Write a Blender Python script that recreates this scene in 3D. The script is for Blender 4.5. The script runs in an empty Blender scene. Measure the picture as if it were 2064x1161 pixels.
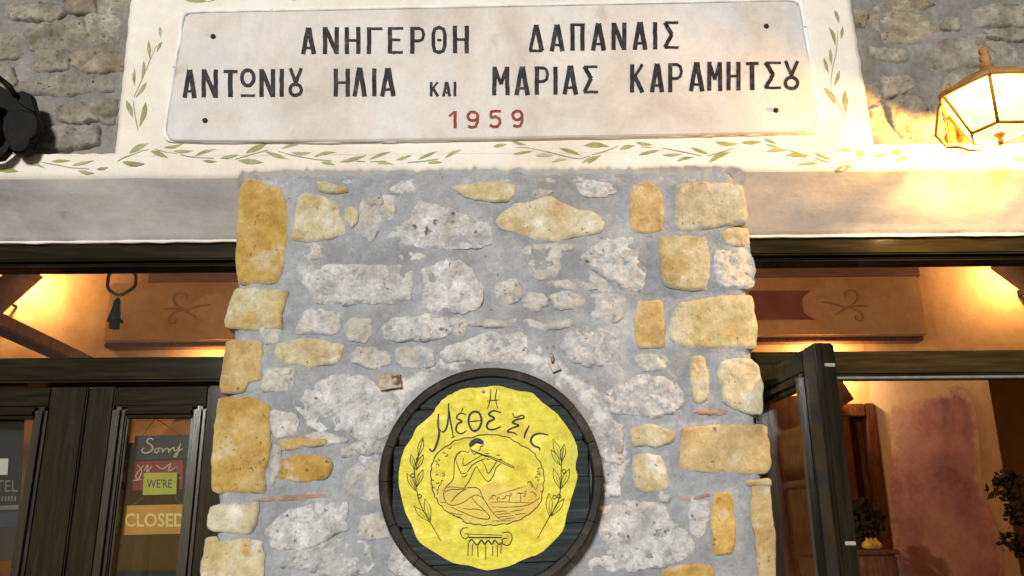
import bpy, bmesh, math, random
import numpy as np
from mathutils import Vector, Matrix, noise
from mathutils.geometry import delaunay_2d_cdt
random.seed(7)
R = math.radians
scene = bpy.context.scene
C = scene.collection

# ------------------------------------------------------------------ camera
PITCH, ROLL, F = R(17.2), R(-0.47), 1787.0
EYE = Vector((0.0, -2.0, 1.6))
cam = bpy.data.cameras.new('camera')
cam.sensor_fit = 'HORIZONTAL'; cam.sensor_width = 36.0
cam.lens = 36.0 * F / 2064.0
cam.clip_start = 0.02; cam.clip_end = 2000
camo = bpy.data.objects.new('camera', cam); C.objects.link(camo)
ROT = Matrix.Rotation(R(90) + PITCH, 3, 'X') @ Matrix.Rotation(ROLL, 3, 'Z')
camo.matrix_world = Matrix.Translation(EYE) @ ROT.to_4x4()
scene.camera = camo

# ------------------------------------------------------------------ sky, sun, exposure
SUN_EL, SUN_AZ = 13.0, -11.0          # a low frontal light; azimuth from the facade normal
w = bpy.data.worlds.new('World'); scene.world = w; w.use_nodes = True
nt = w.node_tree; nt.nodes.clear()
sky = nt.nodes.new('ShaderNodeTexSky'); sky.sky_type = 'NISHITA'; sky.sun_disc = False
sky.sun_elevation = R(SUN_EL); sky.sun_rotation = R(180 - SUN_AZ)
bg = nt.nodes.new('ShaderNodeBackground'); bg.inputs[1].default_value = 0.02
wo = nt.nodes.new('ShaderNodeOutputWorld')
nt.links.new(sky.outputs[0], bg.inputs[0]); nt.links.new(bg.outputs[0], wo.inputs[0])
sl = bpy.data.lights.new('sun', 'SUN'); sl.energy = 3.65; sl.angle = R(9.0); sl.color = (1.0, 0.985, 0.965)
so = bpy.data.objects.new('sun', sl); C.objects.link(so)
sd = Vector((math.sin(R(SUN_AZ)) * -math.cos(R(SUN_EL)), math.cos(R(SUN_AZ)) * math.cos(R(SUN_EL)), -math.sin(R(SUN_EL))))
so.rotation_euler = sd.to_track_quat('-Z', 'Y').to_euler(); so.location = (-2, -12, 4)
vs = scene.view_settings
vs.view_transform = 'Standard'; vs.look = 'None'; vs.gamma = 1.0; vs.exposure = 0.0
vs.use_curve_mapping = False

# ------------------------------------------------------------------ helpers
def W(px, py, Y=0.0):
    """photo pixel -> the point of the upright plane y = Y (metres) it shows"""
    d = ROT @ Vector(((px - 1032.0) / F, -(py - 580.5) / F, -1.0))
    t = (Y - EYE.y) / d.y
    return EYE + d * t
def mpp(Y, py=600): return (W(1132, py, Y) - W(1032, py, Y)).length / 100.0
def zr(reg, pts): ox, oy, s = reg; return [(ox + x / s, oy + y / s) for x, y in pts]

def mesh_obj(name, verts, faces, mat, parent=None, smooth=False, origin=None):
    me = bpy.data.meshes.new(name)
    o = Vector(origin) if origin is not None else Vector((0, 0, 0))
    me.from_pydata([tuple(Vector(v) - o) for v in verts], [], faces)
    me.materials.append(mat)
    if smooth:
        me.polygons.foreach_set('use_smooth', [True] * len(me.polygons))
    me.update()
    ob = bpy.data.objects.new(name, me); C.objects.link(ob)
    ob.location = o
    if parent is not None:
        ob.parent = parent
        ob.matrix_parent_inverse = Matrix.Identity(4)
        ob.location = o - (parent.matrix_basis.translation if parent.parent is None else parent.parent.matrix_basis.translation + parent.matrix_basis.translation)
    return ob
def thing(name, label, cat, loc=(0, 0, 0), group=None):
    e = bpy.data.objects.new(name, None); C.objects.link(e); e.location = loc
    e.empty_display_size = 0.05
    return tag(e, label, cat, group)
def tag(o, label=None, cat=None, group=None, kind=None):
    if label: o['label'] = label
    if cat: o['category'] = cat
    if group: o['group'] = group
    if kind: o['kind'] = kind
    return o
def bm_obj(name, bm, mat, parent=None, smooth=False, origin=None):
    bm.normal_update()
    vs_ = [v.co.copy() for v in bm.verts]; bm.verts.index_update()
    fs = [[v.index for v in f.verts] for f in bm.faces]; bm.free()
    return mesh_obj(name, vs_, fs, mat, parent, smooth, origin)
def box(name, a, b, mat, parent=None, bev=0.004, rot=None, origin=None, seg=2):
    """bevelled box between two corners; rot = (pivot, 3x3 matrix)"""
    bm = bmesh.new(); bmesh.ops.create_cube(bm, size=1.0)
    a, b = Vector(a), Vector(b)
    c, s = (a + b) / 2, b - a
    for v in bm.verts: v.co = Vector((v.co.x * abs(s.x), v.co.y * abs(s.y), v.co.z * abs(s.z)))
    if bev:
        bmesh.ops.bevel(bm, geom=bm.edges[:], offset=min(bev, 0.45 * min(abs(s.x), abs(s.y), abs(s.z))), segments=seg, affect='EDGES')
    for v in bm.verts:
        v.co += c
        if rot: v.co = rot[0] + rot[1] @ (v.co - rot[0])
    return bm_obj(name, bm, mat, parent, False, origin if origin is not None else (rot[0] + rot[1] @ (c - rot[0]) if rot else c))
def tube_geo(pts, r, n=10, closed=False):
    pts = [Vector(p) for p in pts]; V, Fc = [], []
    m = len(pts)
    up = Vector((0.13, 0.2, 0.97))
    for i, p in enumerate(pts):
        if closed: t = pts[(i + 1) % m] - pts[i - 1]
        else: t = pts[min(i + 1, m - 1)] - pts[max(i - 1, 0)]
        t.normalize()
        u = t.cross(up)
        if u.length < 1e-3: u = t.cross(Vector((1, 0, 0)))
        u.normalize(); v = t.cross(u)
        rr = r[i] if isinstance(r, (list, tuple)) else r
        for k in range(n):
            a = 2 * math.pi * k / n
            V.append(p + (u * math.cos(a) + v * math.sin(a)) * rr)
    for i in range(m if closed else m - 1):
        j = (i + 1) % m
        for k in range(n):
            l = (k + 1) % n
            Fc.append([i * n + k, i * n + l, j * n + l, j * n + k])
    if not closed:
        Fc.append(list(range(n))[::-1]); Fc.append([(m - 1) * n + k for k in range(n)])
    return V, Fc
def tube(name, pts, r, mat, parent=None, n=10, closed=False):
    V, Fc = tube_geo(pts, r, n, closed)
    return mesh_obj(name, V, Fc, mat, parent, True, sum((Vector(p) for p in pts), Vector()) / len(pts))
def lathe(name, prof, c, mat, parent=None, n=24, axis='Z', smooth=True):
    """prof: list of (radius, height)"""
    V, Fc = [], []; c = Vector(c)
    for r_, h in prof:
        for k in range(n):
            a = 2 * math.pi * k / n
            p = Vector((r_ * math.cos(a), r_ * math.sin(a), h))
            if axis == 'Y': p = Vector((p.x, -p.z, p.y))
            V.append(c + p)
    for i in range(len(prof) - 1):
        for k in range(n):
            l = (k + 1) % n
            Fc.append([i * n + k, i * n + l, (i + 1) * n + l, (i + 1) * n + k])
    Fc.append(list(range(n))[::-1]); Fc.append([(len(prof) - 1) * n + k for k in range(n)])
    return mesh_obj(name, V, Fc, mat, parent, smooth, c)
def smooth_poly(pts, n=6, closed=False):
    """Catmull-Rom through 2D points"""
    P = [Vector(p) for p in pts]; out = []; m = len(P)
    rng = range(m) if closed else range(m - 1)
    for i in rng:
        p0 = P[(i - 1) % m] if closed or i > 0 else P[0] * 2 - P[1]
        p1, p2 = P[i], P[(i + 1) % m]
        p3 = P[(i + 2) % m] if closed or i + 2 < m else P[-1] * 2 - P[-2]
        for k in range(n):
            t = k / n
            out.append(0.5 * ((2 * p1) + (p2 - p0) * t + (2 * p0 - 5 * p1 + 4 * p2 - p3) * t * t + (3 * p1 - p0 - 3 * p2 + p3) * t ** 3))
    if not closed: out.append(P[-1])
    return out
def ribbon_geo(P, wid, closed=False, taper=0.0):
    """flat stroke along 2D points -> 2D verts, quads"""
    P = [Vector(p) for p in P]; m = len(P); V, Fc = [], []
    for i, p in enumerate(P):
        a = P[(i - 1) % m] if (closed or i) else p
        b = P[(i + 1) % m] if (closed or i < m - 1) else p
        t = b - a
        if t.length < 1e-9: t = Vector((1, 0))
        t.normalize(); nrm = Vector((-t.y, t.x))
        f = 1.0
        if taper and not closed:
            s = i / (m - 1); f = 1 - taper * (abs(2 * s - 1) ** 2)
        hw = wid / 2 * f
        V += [p + nrm * hw, p - nrm * hw]
    for i in range(m if closed else m - 1):
        j = (i + 1) % m
        Fc.append([2 * i, 2 * i + 1, 2 * j + 1, 2 * j])
    return V, Fc
def strokes(name, lst, Y, mat, parent, base=None, depth=0.0):
    """lst of (pixel points, width px, closed, taper) painted on plane Y as one mesh"""
    V, Fc = [], []
    for k, (pts, wd, cl, tp) in enumerate(lst):
        v, f = ribbon_geo(pts, wd, cl, tp)
        o = len(V)
        V += [W(p.x, p.y, Y - 0.00007 * (k % 9)) for p in v]
        Fc += [[i + o for i in q] for q in f]
    c = sum(V, Vector()) / len(V)
    return mesh_obj(name, V, Fc, mat, parent, False, c)
def poly_px(name, pts, Y, mat, parent, thick=0.0):
    V = [W(x, y, Y) for x, y in pts]; n = len(V); Fc = [list(range(n))]
    if thick:
        V += [v + Vector((0, thick, 0)) for v in V]
        Fc += [[i, n + i, n + (i + 1) % n, (i + 1) % n] for i in range(n)] + [list(range(2 * n - 1, n - 1, -1))]
    c = sum(V, Vector()) / len(V)
    ob = mesh_obj(name, V, Fc, mat, parent, False, c)
    return ob
def fan_px(name, pts, Y, mat, parent):
    V = [W(x, y, Y) for x, y in pts]; c = sum(V, Vector()) / len(V); n = len(V)
    V.append(c)
    return mesh_obj(name, V, [[i, (i + 1) % n, n] for i in range(n)], mat, parent, False, c)
def fan_lintel(name, pts, off, mat, parent):
    V = []
    for x, y in pts:
        v = W(x, y, YL); zc_ = za_base(v.x) + R_ARR
        d = max(0.0, min(.98, (zc_ - v.z) / R_ARR))
        V.append(Vector((v.x, YL - off + R_ARR * (1 - math.sqrt(1 - d * d)), v.z)))
    c = sum(V, Vector()) / len(V); n = len(V); V.append(c)
    return mesh_obj(name, V, [[i, (i + 1) % n, n] for i in range(n)], mat, parent, False, c)
def N(x, y, z=0.0): return noise.noise(Vector((x, y, z)))
def fbm(x, y, z=0.0, o=4):
    return noise.fractal(Vector((x, y, z)), 1.0, 2.0, o)

# ------------------------------------------------------------------ materials
def new_mat(name):
    m = bpy.data.materials.new(name); m.use_nodes = True
    t = m.node_tree; t.nodes.clear()
    out = t.nodes.new('ShaderNodeOutputMaterial'); b = t.nodes.new('ShaderNodeBsdfPrincipled')
    t.links.new(b.outputs[0], out.inputs[0])
    return m, t, b
def nd(t, typ, **kw):
    n = t.nodes.new(typ)
    for k, v in kw.items(): setattr(n, k, v)
    return n
def noise_node(t, vec, scale, detail=4, rough=0.55, dist=0.0):
    n = nd(t, 'ShaderNodeTexNoise'); n.inputs['Scale'].default_value = scale
    n.inputs['Detail'].default_value = detail; n.inputs['Roughness'].default_value = rough
    n.inputs['Distortion'].default_value = dist
    t.links.new(vec, n.inputs['Vector']); return n
def ramp(t, fac, stops):
    r = nd(t, 'ShaderNodeValToRGB'); e = r.color_ramp.elements
    while len(e) < len(stops): e.new(0.5)
    for i, (p, c) in enumerate(stops):
        e[i].position = p; e[i].color = (*c, 1) if len(c) == 3 else c
    t.links.new(fac, r.inputs[0]); return r
def mixc(t, fac, a, b, mode='MIX'):
    m = nd(t, 'ShaderNodeMix', data_type='RGBA', blend_type=mode)
    if isinstance(fac, (int, float)): m.inputs[0].default_value = fac
    else: t.links.new(fac, m.inputs[0])
    for s, v in ((6, a), (7, b)):
        if isinstance(v, tuple): m.inputs[s].default_value = (*v, 1)
        else: t.links.new(v, m.inputs[s])
    return m.outputs[2]
def surf(name, stops, scale=8, detail=5, rough=0.8, bump=0.3, bscale=60, bdist=0.004, stretch=None,
         patch=None, speck=None, randv=0.0, spec=0.08, dist=0.0, bdetail=6, smear=None, fine=None):
    """noise-ramped colour + optional patches (colour, scale, lo, hi) and dark specks + bump"""
    m, t, b = new_mat(name)
    g = nd(t, 'ShaderNodeNewGeometry'); vec = g.outputs['Position']
    if stretch:
        mp = nd(t, 'ShaderNodeMapping'); mp.inputs['Scale'].default_value = stretch
        t.links.new(vec, mp.inputs['Vector']); vec = mp.outputs[0]
    n1 = noise_node(t, vec, scale, detail, 0.6, dist)
    col = ramp(t, n1.outputs[0], stops).outputs[0]
    for pc in (patch or []):
        pcol, ps, lo, hi = pc
        n2 = noise_node(t, vec, ps, 5, 0.62, 0.4)
        f = ramp(t, n2.outputs[0], [(lo, (0, 0, 0)), (hi, (1, 1, 1))]).outputs[0]
        col = mixc(t, f, col, pcol)
    if speck:
        scol, ss, lo, hi = speck
        n3 = noise_node(t, g.outputs['Position'], ss, 3, 0.5)
        f = ramp(t, n3.outputs[0], [(lo, (1, 1, 1)), (hi, (0, 0, 0))]).outputs[0]
        col = mixc(t, f, col, scol)
    if smear:      # cement (or lime) smeared over the surface, blotchy, following a per-vertex amount
        acol, aname, k, nsc = smear
        at = nd(t, 'ShaderNodeAttribute'); at.attribute_name = aname
        n4 = noise_node(t, g.outputs['Position'], nsc, 5, 0.65)
        mu_ = nd(t, 'ShaderNodeMath', operation='MULTIPLY_ADD'); mu_.inputs[1].default_value = k
        t.links.new(at.outputs['Fac'], mu_.inputs[0]); t.links.new(n4.outputs[0], mu_.inputs[2])
        f = ramp(t, mu_.outputs[0], [(0.80, (0, 0, 0)), (0.98, (1, 1, 1))]).outputs[0]
        col = mixc(t, f, col, acol)
    if randv:
        oi = nd(t, 'ShaderNodeObjectInfo')
        mr = nd(t, 'ShaderNodeMapRange'); mr.inputs[3].default_value = 1 - randv; mr.inputs[4].default_value = 1 + randv
        t.links.new(oi.outputs['Random'], mr.inputs[0])
        hs = nd(t, 'ShaderNodeHueSaturation'); t.links.new(mr.outputs[0], hs.inputs['Value'])
        mr2 = nd(t, 'ShaderNodeMapRange'); mr2.inputs[3].default_value = 1 - randv * 1.4; mr2.inputs[4].default_value = 1 + randv
        ml = nd(t, 'ShaderNodeMath', operation='FRACT'); mu = nd(t, 'ShaderNodeMath', operation='MULTIPLY')
        mu.inputs[1].default_value = 7.31; t.links.new(oi.outputs['Random'], mu.inputs[0]); t.links.new(mu.outputs[0], ml.inputs[0])
        t.links.new(ml.outputs[0], mr2.inputs[0]); t.links.new(mr2.outputs[0], hs.inputs['Saturation'])
        t.links.new(col, hs.inputs['Color']); col = hs.outputs[0]
    for fs, fa in (fine or []):      # gritty value grain
        n6 = noise_node(t, g.outputs['Position'], fs, 8, 0.72)
        m6 = nd(t, 'ShaderNodeMapRange'); m6.inputs[1].default_value = .33; m6.inputs[2].default_value = .67
        m6.inputs[3].default_value = 1 - fa; m6.inputs[4].default_value = 1 + fa
        t.links.new(n6.outputs[0], m6.inputs[0])
        h6 = nd(t, 'ShaderNodeHueSaturation'); t.links.new(m6.outputs[0], h6.inputs['Value']); t.links.new(col, h6.inputs['Color']); col = h6.outputs[0]
    t.links.new(col, b.inputs['Base Color'])
    b.inputs['Roughness'].default_value = rough; b.inputs['Specular IOR Level'].default_value = spec
    if bump:
        nb = noise_node(t, vec, bscale, bdetail, 0.62)
        bp = nd(t, 'ShaderNodeBump'); bp.inputs['Strength'].default_value = bump; bp.inputs['Distance'].default_value = bdist
        t.links.new(nb.outputs[0], bp.inputs['Height']); t.links.new(bp.outputs[0], b.inputs['Normal'])
    return m
def emit(name, col, s):
    m, t, b = new_mat(name); t.nodes.remove(b)
    e = nd(t, 'ShaderNodeEmission'); e.inputs[0].default_value = (*col, 1); e.inputs[1].default_value = s
    t.links.new(e.outputs[0], t.nodes[0].inputs[0]); return m
def glass(name, tint=(0.95, 0.97, 0.96), refl=1.0, rough=0.02):
    m, t, b = new_mat(name); t.nodes.remove(b)
    tr = nd(t, 'ShaderNodeBsdfTransparent'); tr.inputs[0].default_value = (*tint, 1)
    gl = nd(t, 'ShaderNodeBsdfGlossy'); gl.inputs['Roughness'].default_value = rough
    lw = nd(t, 'ShaderNodeLayerWeight'); lw.inputs[0].default_value = 0.5
    pw = nd(t, 'ShaderNodeMath', operation='POWER'); pw.inputs[1].default_value = 5.0
    fr = nd(t, 'ShaderNodeMath', operation='MULTIPLY_ADD'); fr.inputs[1].default_value = 0.9; fr.inputs[2].default_value = 0.04
    t.links.new(lw.outputs['Facing'], pw.inputs[0]); t.links.new(pw.outputs[0], fr.inputs[0])
    mx = nd(t, 'ShaderNodeMixShader')
    t.links.new(fr.outputs[0], mx.inputs[0]); t.links.new(tr.outputs[0], mx.inputs[1]); t.links.new(gl.outputs[0], mx.inputs[2])
    t.links.new(mx.outputs[0], t.nodes[0].inputs[0]); return m

M = {}
M['mortar'] = surf('grey_mortar', [(0.28, (0.198, 0.2024, 0.2086)), (0.45, (0.2684, 0.2772, 0.286)), (0.58, (0.3212, 0.3309, 0.3414)), (0.74, (0.396, 0.403, 0.4101))], 6, 9, 0.95, 0.8, 120, 0.004, bdetail=8, smear=((0.56, 0.55, 0.525), 'white', .60, 26),
                   patch=[((0.235, 0.235, 0.23), 3.5, 0.54, 0.72), ((0.47, 0.47, 0.455), 6, 0.58, 0.76), ((0.36, 0.33, 0.27), 4.6, 0.60, 0.78)], speck=((0.16, 0.16, 0.16), 45, 0.24, 0.31), fine=[(30, 0.15), (140, 0.13)])
OCH = [(0.28, (0.30, 0.185, 0.060)), (0.46, (0.43, 0.285, 0.098)), (0.60, (0.49, 0.355, 0.150)), (0.76, (0.55, 0.45, 0.26))]
CEM = (0.335, 0.345, 0.355)
M['ochre'] = surf('ochre_sandstone', OCH, 13, 6, 0.9, 0.35, 140, 0.003, randv=0.10, smear=(CEM, 'rim', .36, 60),
                  patch=[((0.55, 0.48, 0.34), 15, 0.57, 0.72), ((0.30, 0.175, 0.06), 24, 0.60, 0.74)], speck=((0.20, 0.12, 0.05), 80, 0.27, 0.35), fine=[(38, 0.16), (150, 0.14)])
M['pale_ochre'] = surf('pale_ochre_limestone', [(0.3, (0.36, 0.255, 0.105)), (0.43, (0.43, 0.345, 0.175)), (0.56, (0.48, 0.42, 0.265)), (0.72, (0.55, 0.515, 0.39))], 12, 6, 0.9, 0.4, 130, 0.003,
                       randv=0.10, smear=(CEM, 'rim', .40, 55), patch=[((0.60, 0.575, 0.49), 14, 0.56, 0.70), ((0.42, 0.24, 0.07), 10, 0.62, 0.74)], speck=((0.20, 0.15, 0.08), 120, 0.27, 0.34), fine=[(36, 0.18), (140, 0.15)])
M['grey_stone'] = surf('grey_white_limestone', [(0.28, (0.31, 0.305, 0.285)), (0.45, (0.45, 0.443, 0.42)), (0.60, (0.55, 0.543, 0.522)), (0.76, (0.65, 0.645, 0.63))], 16, 7, 0.85, 1.0, 70, 0.009,
                       randv=0.10, smear=(CEM, 'rim', .40, 45), patch=[((0.48, 0.44, 0.34), 11, 0.62, 0.80), ((0.30, 0.30, 0.285), 20, 0.62, 0.76)], speck=((0.14, 0.13, 0.115), 62, 0.27, 0.37), spec=0.2, fine=[(34, 0.26), (120, 0.2)])
M['beige_stone'] = surf('beige_rubble_stone', [(0.28, (0.32, 0.295, 0.245)), (0.48, (0.43, 0.405, 0.345)), (0.62, (0.50, 0.48, 0.425)), (0.78, (0.57, 0.56, 0.52))], 14, 7, 0.88, 0.6, 85, 0.005,
                        randv=0.10, smear=(CEM, 'rim', .47, 42), patch=[((0.36, 0.37, 0.375), 13, 0.54, 0.66)], speck=((0.15, 0.14, 0.115), 70, 0.27, 0.36), fine=[(36, 0.24), (120, 0.18)])
M['brick'] = surf('red_brick_sliver', [(0.3, (0.26, 0.13, 0.09)), (0.7, (0.42, 0.28, 0.21))], 20, 5, 0.9, 0.5, 90, 0.004)
M['wall_mortar'] = surf('dimmed_wall_mortar', [(0.3, (0.155, 0.142, 0.12)), (0.5, (0.195, 0.182, 0.16)), (0.7, (0.25, 0.238, 0.215))], 6, 5, 0.95, 0.35, 50, 0.005,
                        patch=[((0.15, 0.12, 0.075), 5, 0.55, 0.7)], fine=[(20, 0.12), (80, 0.14)])  # upper wall tones kept darker to imitate falloff of the frontal light
M['wall_stone'] = surf('dimmed_wall_stone', [(0.28, (0.16, 0.132, 0.092)), (0.5, (0.23, 0.196, 0.145)), (0.72, (0.30, 0.268, 0.212))], 11, 6, 0.92, 0.45, 60, 0.005, randv=0.15, smear=((0.195, 0.178, 0.15), 'rim', .48, 22),
                       patch=[((0.17, 0.145, 0.06), 9, 0.58, 0.72)], speck=((0.06, 0.055, 0.05), 90, 0.28, 0.36), fine=[(22, 0.24), (80, 0.18)])
M['plaster'] = surf('cream_lime_plaster', [(0.3, (0.64, 0.565, 0.47)), (0.5, (0.70, 0.635, 0.54)), (0.7, (0.755, 0.70, 0.615))], 5, 5, 0.85, 0.25, 110, 0.0025,
                    patch=[((0.78, 0.745, 0.68), 2.2, 0.48, 0.72), ((0.60, 0.51, 0.41), 3.4, 0.60, 0.80)], speck=((0.38, 0.33, 0.27), 75, 0.21, 0.25), fine=[(30, 0.035), (140, 0.04)])
M['soffit'] = surf('grey_soffit_render', [(0.3, (0.6148, 0.5777, 0.5247)), (0.5, (0.6996, 0.6625, 0.6095)), (0.7, (0.7738, 0.742, 0.689))], 3.2, 6, 0.9, 0.25, 50, 0.003, stretch=(.7, 1.2, 1.2), spec=.1,
                   patch=[((0.47, 0.46, 0.455), 2.2, 0.46, 0.68), ((0.74, 0.67, 0.56), 5.0, 0.56, 0.74), ((0.40, 0.37, 0.33), 7, 0.62, 0.74)], fine=[(26, 0.07), (110, 0.05)])
M['marble'] = surf('stained_marble', [(0.3, (0.4922, 0.428, 0.3691)), (0.46, (0.5832, 0.5297, 0.4708)), (0.6, (0.626, 0.5885, 0.5403)), (0.75, (0.642, 0.626, 0.6099))], 4, 7, 0.6, 0.12, 40, 0.0015, stretch=(1, 1, 0.7), dist=.8,
                   patch=[((0.47, 0.375, 0.275), 3.4, 0.54, 0.76), ((0.52, 0.53, 0.55), 2.6, 0.54, 0.70), ((0.43, 0.37, 0.31), 9, 0.64, 0.76)], speck=((0.35, 0.30, 0.26), 70, 0.20, 0.24), fine=[(22, 0.06), (110, 0.05)])
M['bead'] = surf('plaster_bead', [(0.35, (0.70, 0.66, 0.60)), (0.65, (0.82, 0.80, 0.77))], 14, 5, 0.8, 0.5, 80, 0.004, speck=((0.20, 0.18, 0.16), 60, 0.26, 0.31))
M['ink'] = surf('black_letter_paint', [(0.35, (0.018, 0.016, 0.016)), (0.6, (0.035, 0.032, 0.034)), (0.75, (0.11, 0.10, 0.10))], 55, 4, 0.45, 0.5, 120, 0.002, fine=[(60, 0.5)])
M['red_ink'] = surf('red_number_paint', [(0.3, (0.17, 0.030, 0.022)), (0.7, (0.30, 0.075, 0.05))], 50, 4, 0.5, 0.4, 120, 0.002)
M['pin'] = surf('rusted_pin', [(0.3, (0.02, 0.012, 0.010)), (0.7, (0.07, 0.035, 0.03))], 80, 4, 0.6, 0.4, 150, 0.002)
M['leaf'] = surf('olive_leaf_paint', [(0.3, (0.23, 0.235, 0.085)), (0.5, (0.30, 0.305, 0.13)), (0.72, (0.42, 0.41, 0.24))], 26, 4, 0.8, 0.15, 120, 0.001, randv=0.12, fine=[(60, 0.15)])
M['stem'] = surf('olive_stem_paint', [(0.3, (0.20, 0.20, 0.12)), (0.7, (0.38, 0.37, 0.27))], 30, 4, 0.8, 0, 1)
M['darkwood'] = surf('dark_varnished_wood', [(0.3, (0.008, 0.0075, 0.0035)), (0.5, (0.015, 0.0125, 0.006)), (0.72, (0.028, 0.021, 0.010))], 14, 6, 0.12, 0.10, 40, 0.001, stretch=(6, 6, 0.5), spec=0.18)
M['darkwood_h'] = surf('dark_varnished_wood_level', [(0.3, (0.008, 0.0075, 0.0035)), (0.5, (0.015, 0.0125, 0.006)), (0.72, (0.028, 0.021, 0.010))], 14, 6, 0.12, 0.10, 40, 0.001, stretch=(0.5, 6, 6), spec=0.05)
M['gloss_wood'] = surf('dark_gloss_moulding', [(0.3, (0.008, 0.0075, 0.0035)), (0.5, (0.015, 0.0125, 0.006)), (0.72, (0.028, 0.021, 0.010))], 14, 6, 0.16, 0.15, 40, 0.0012, stretch=(6, 6, 0.5), spec=0.5)
M['barrel'] = surf('black_green_plank', [(0.3, (0.010, 0.014, 0.014)), (0.52, (0.020, 0.028, 0.028)), (0.75, (0.050, 0.064, 0.066))], 26, 6, 0.55, 0.8, 60, 0.003, stretch=(0.35, 5, 5), spec=0.16)
M['rim'] = surf('dark_brown_rim', [(0.3, (0.013, 0.012, 0.010)), (0.55, (0.026, 0.022, 0.017)), (0.78, (0.085, 0.062, 0.045))], 22, 6, 0.55, 0.6, 70, 0.003, spec=0.14)
M['yellow'] = surf('yellow_sign_paint', [(0.3, (0.484, 0.374, 0.0132)), (0.45, (0.605, 0.5115, 0.0242)), (0.6, (0.693, 0.616, 0.0605)), (0.76, (0.814, 0.77, 0.286))], 34, 8, 0.42, 0.7, 110, 0.003, stretch=(.8, 1, 1.2), dist=.6,
                   patch=[((0.60, 0.40, 0.05), 6.0, 0.55, 0.78), ((0.50, 0.47, 0.06), 4.0, 0.56, 0.74)], spec=0.2, fine=[(70, 0.07), (220, 0.10)])
M['orange_wash'] = surf('orange_wash', [(0.3, (0.60, 0.38, 0.05)), (0.55, (0.64, 0.50, 0.09)), (0.8, (0.68, 0.60, 0.17))], 14, 5, 0.42, 0.9, 85, 0.004, spec=0.2, fine=[(70, 0.07), (220, 0.10)])
M['line'] = surf('dark_line_paint', [(0.3, (0.018, 0.014, 0.010)), (0.7, (0.06, 0.048, 0.02))], 60, 4, 0.5, 0, 1)
M['letterline'] = surf('violet_black_line_paint', [(0.3, (0.022, 0.017, 0.022)), (0.6, (0.045, 0.036, 0.045)), (0.8, (0.17, 0.14, 0.12))], 70, 4, 0.5, 0, 1)
M['rust'] = surf('rusty_iron', [(0.38, (0.17, 0.085, 0.045)), (0.48, (0.38, 0.31, 0.23)), (0.65, (0.50, 0.46, 0.39))], 40, 6, 0.75, 0.7, 120, 0.003)
M['black_metal'] = surf('black_enamel', [(0.35, (0.0024, 0.0022, 0.0022)), (0.7, (0.0072, 0.0066, 0.0066))], 30, 4, 0.5, 0.2, 90, 0.002)
M['lantern_metal'] = surf('glow_tinted_lantern_metal', [(0.3, (0.22, 0.105, 0.032)), (0.6, (0.38, 0.20, 0.07)), (0.8, (0.48, 0.29, 0.12))], 25, 5, 0.45, 0.3, 80, 0.002)  # orange base colour imitates the lamp's glow on its bars
M['ochre_wall'] = surf('ochre_interior_plaster', [(0.3, (0.40, 0.215, 0.085)), (0.5, (0.49, 0.28, 0.12)), (0.72, (0.56, 0.35, 0.165))], 3.5, 5, 0.8, 0.2, 30, 0.004, fine=[(9, 0.1), (45, 0.06)])
M['pink_wall'] = surf('peach_interior_plaster', [(0.3, (0.52, 0.365, 0.25)), (0.7, (0.60, 0.44, 0.32))], 3.0, 5, 0.85, 0.2, 40, 0.004, fine=[(9, 0.1), (45, 0.06)])
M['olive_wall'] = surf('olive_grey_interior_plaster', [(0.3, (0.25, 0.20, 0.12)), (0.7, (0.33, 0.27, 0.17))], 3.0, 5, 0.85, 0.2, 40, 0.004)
M['band'] = surf('maroon_band_paint', [(0.3, (0.19, 0.055, 0.030)), (0.7, (0.25, 0.085, 0.045))], 6, 4, 0.75, 0, 1)
M['flower'] = surf('pale_flower_paint', [(0.3, (0.47, 0.25, 0.14)), (0.7, (0.58, 0.37, 0.24))], 14, 4, 0.75, 0, 1)
M['curl'] = surf('brown_curl_paint', [(0.3, (0.31, 0.15, 0.06)), (0.7, (0.38, 0.20, 0.085))], 14, 4, 0.75, 0, 1)
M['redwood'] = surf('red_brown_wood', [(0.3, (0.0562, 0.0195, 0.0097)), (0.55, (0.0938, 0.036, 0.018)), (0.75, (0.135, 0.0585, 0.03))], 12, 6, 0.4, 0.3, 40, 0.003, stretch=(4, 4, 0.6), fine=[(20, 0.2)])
M['ceilwood'] = surf('brown_ceiling_boards', [(0.3, (0.15, 0.065, 0.030)), (0.55, (0.22, 0.105, 0.050)), (0.75, (0.28, 0.14, 0.07))], 10, 6, 0.5, 0.3, 40, 0.003, stretch=(0.5, 5, 5))
M['mural'] = surf('mauve_mural_plaster', [(0.28, (0.22, 0.12, 0.16)), (0.42, (0.38, 0.20, 0.235)), (0.55, (0.48, 0.27, 0.285)), (0.66, (0.46, 0.31, 0.27)), (0.80, (0.33, 0.27, 0.20))], 2.2, 5, 0.85, 0.15, 14, 0.01, smear=((0.56, 0.40, 0.285), 'rim', .44, 5),
                  stretch=(1.2, 1, 0.8), dist=.7, patch=[((0.22, 0.13, 0.15), 7, 0.60, 0.80)], fine=[(7, 0.16), (40, 0.08)])
M['tile'] = surf('terracotta_tile', [(0.3, (0.16, 0.085, 0.045)), (0.7, (0.27, 0.16, 0.095))], 14, 5, 0.85, 0.4, 60, 0.004)
M['floor'] = surf('terracotta_floor', [(0.3, (0.20, 0.11, 0.07)), (0.7, (0.28, 0.17, 0.11))], 4, 5, 0.6, 0.2, 30, 0.003)
M['paving'] = surf('grey_stone_paving', [(0.3, (0.26, 0.25, 0.235)), (0.7, (0.36, 0.35, 0.33))], 3, 6, 0.85, 0.4, 25, 0.006)
M['pane'] = glass('window_glass')
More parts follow.
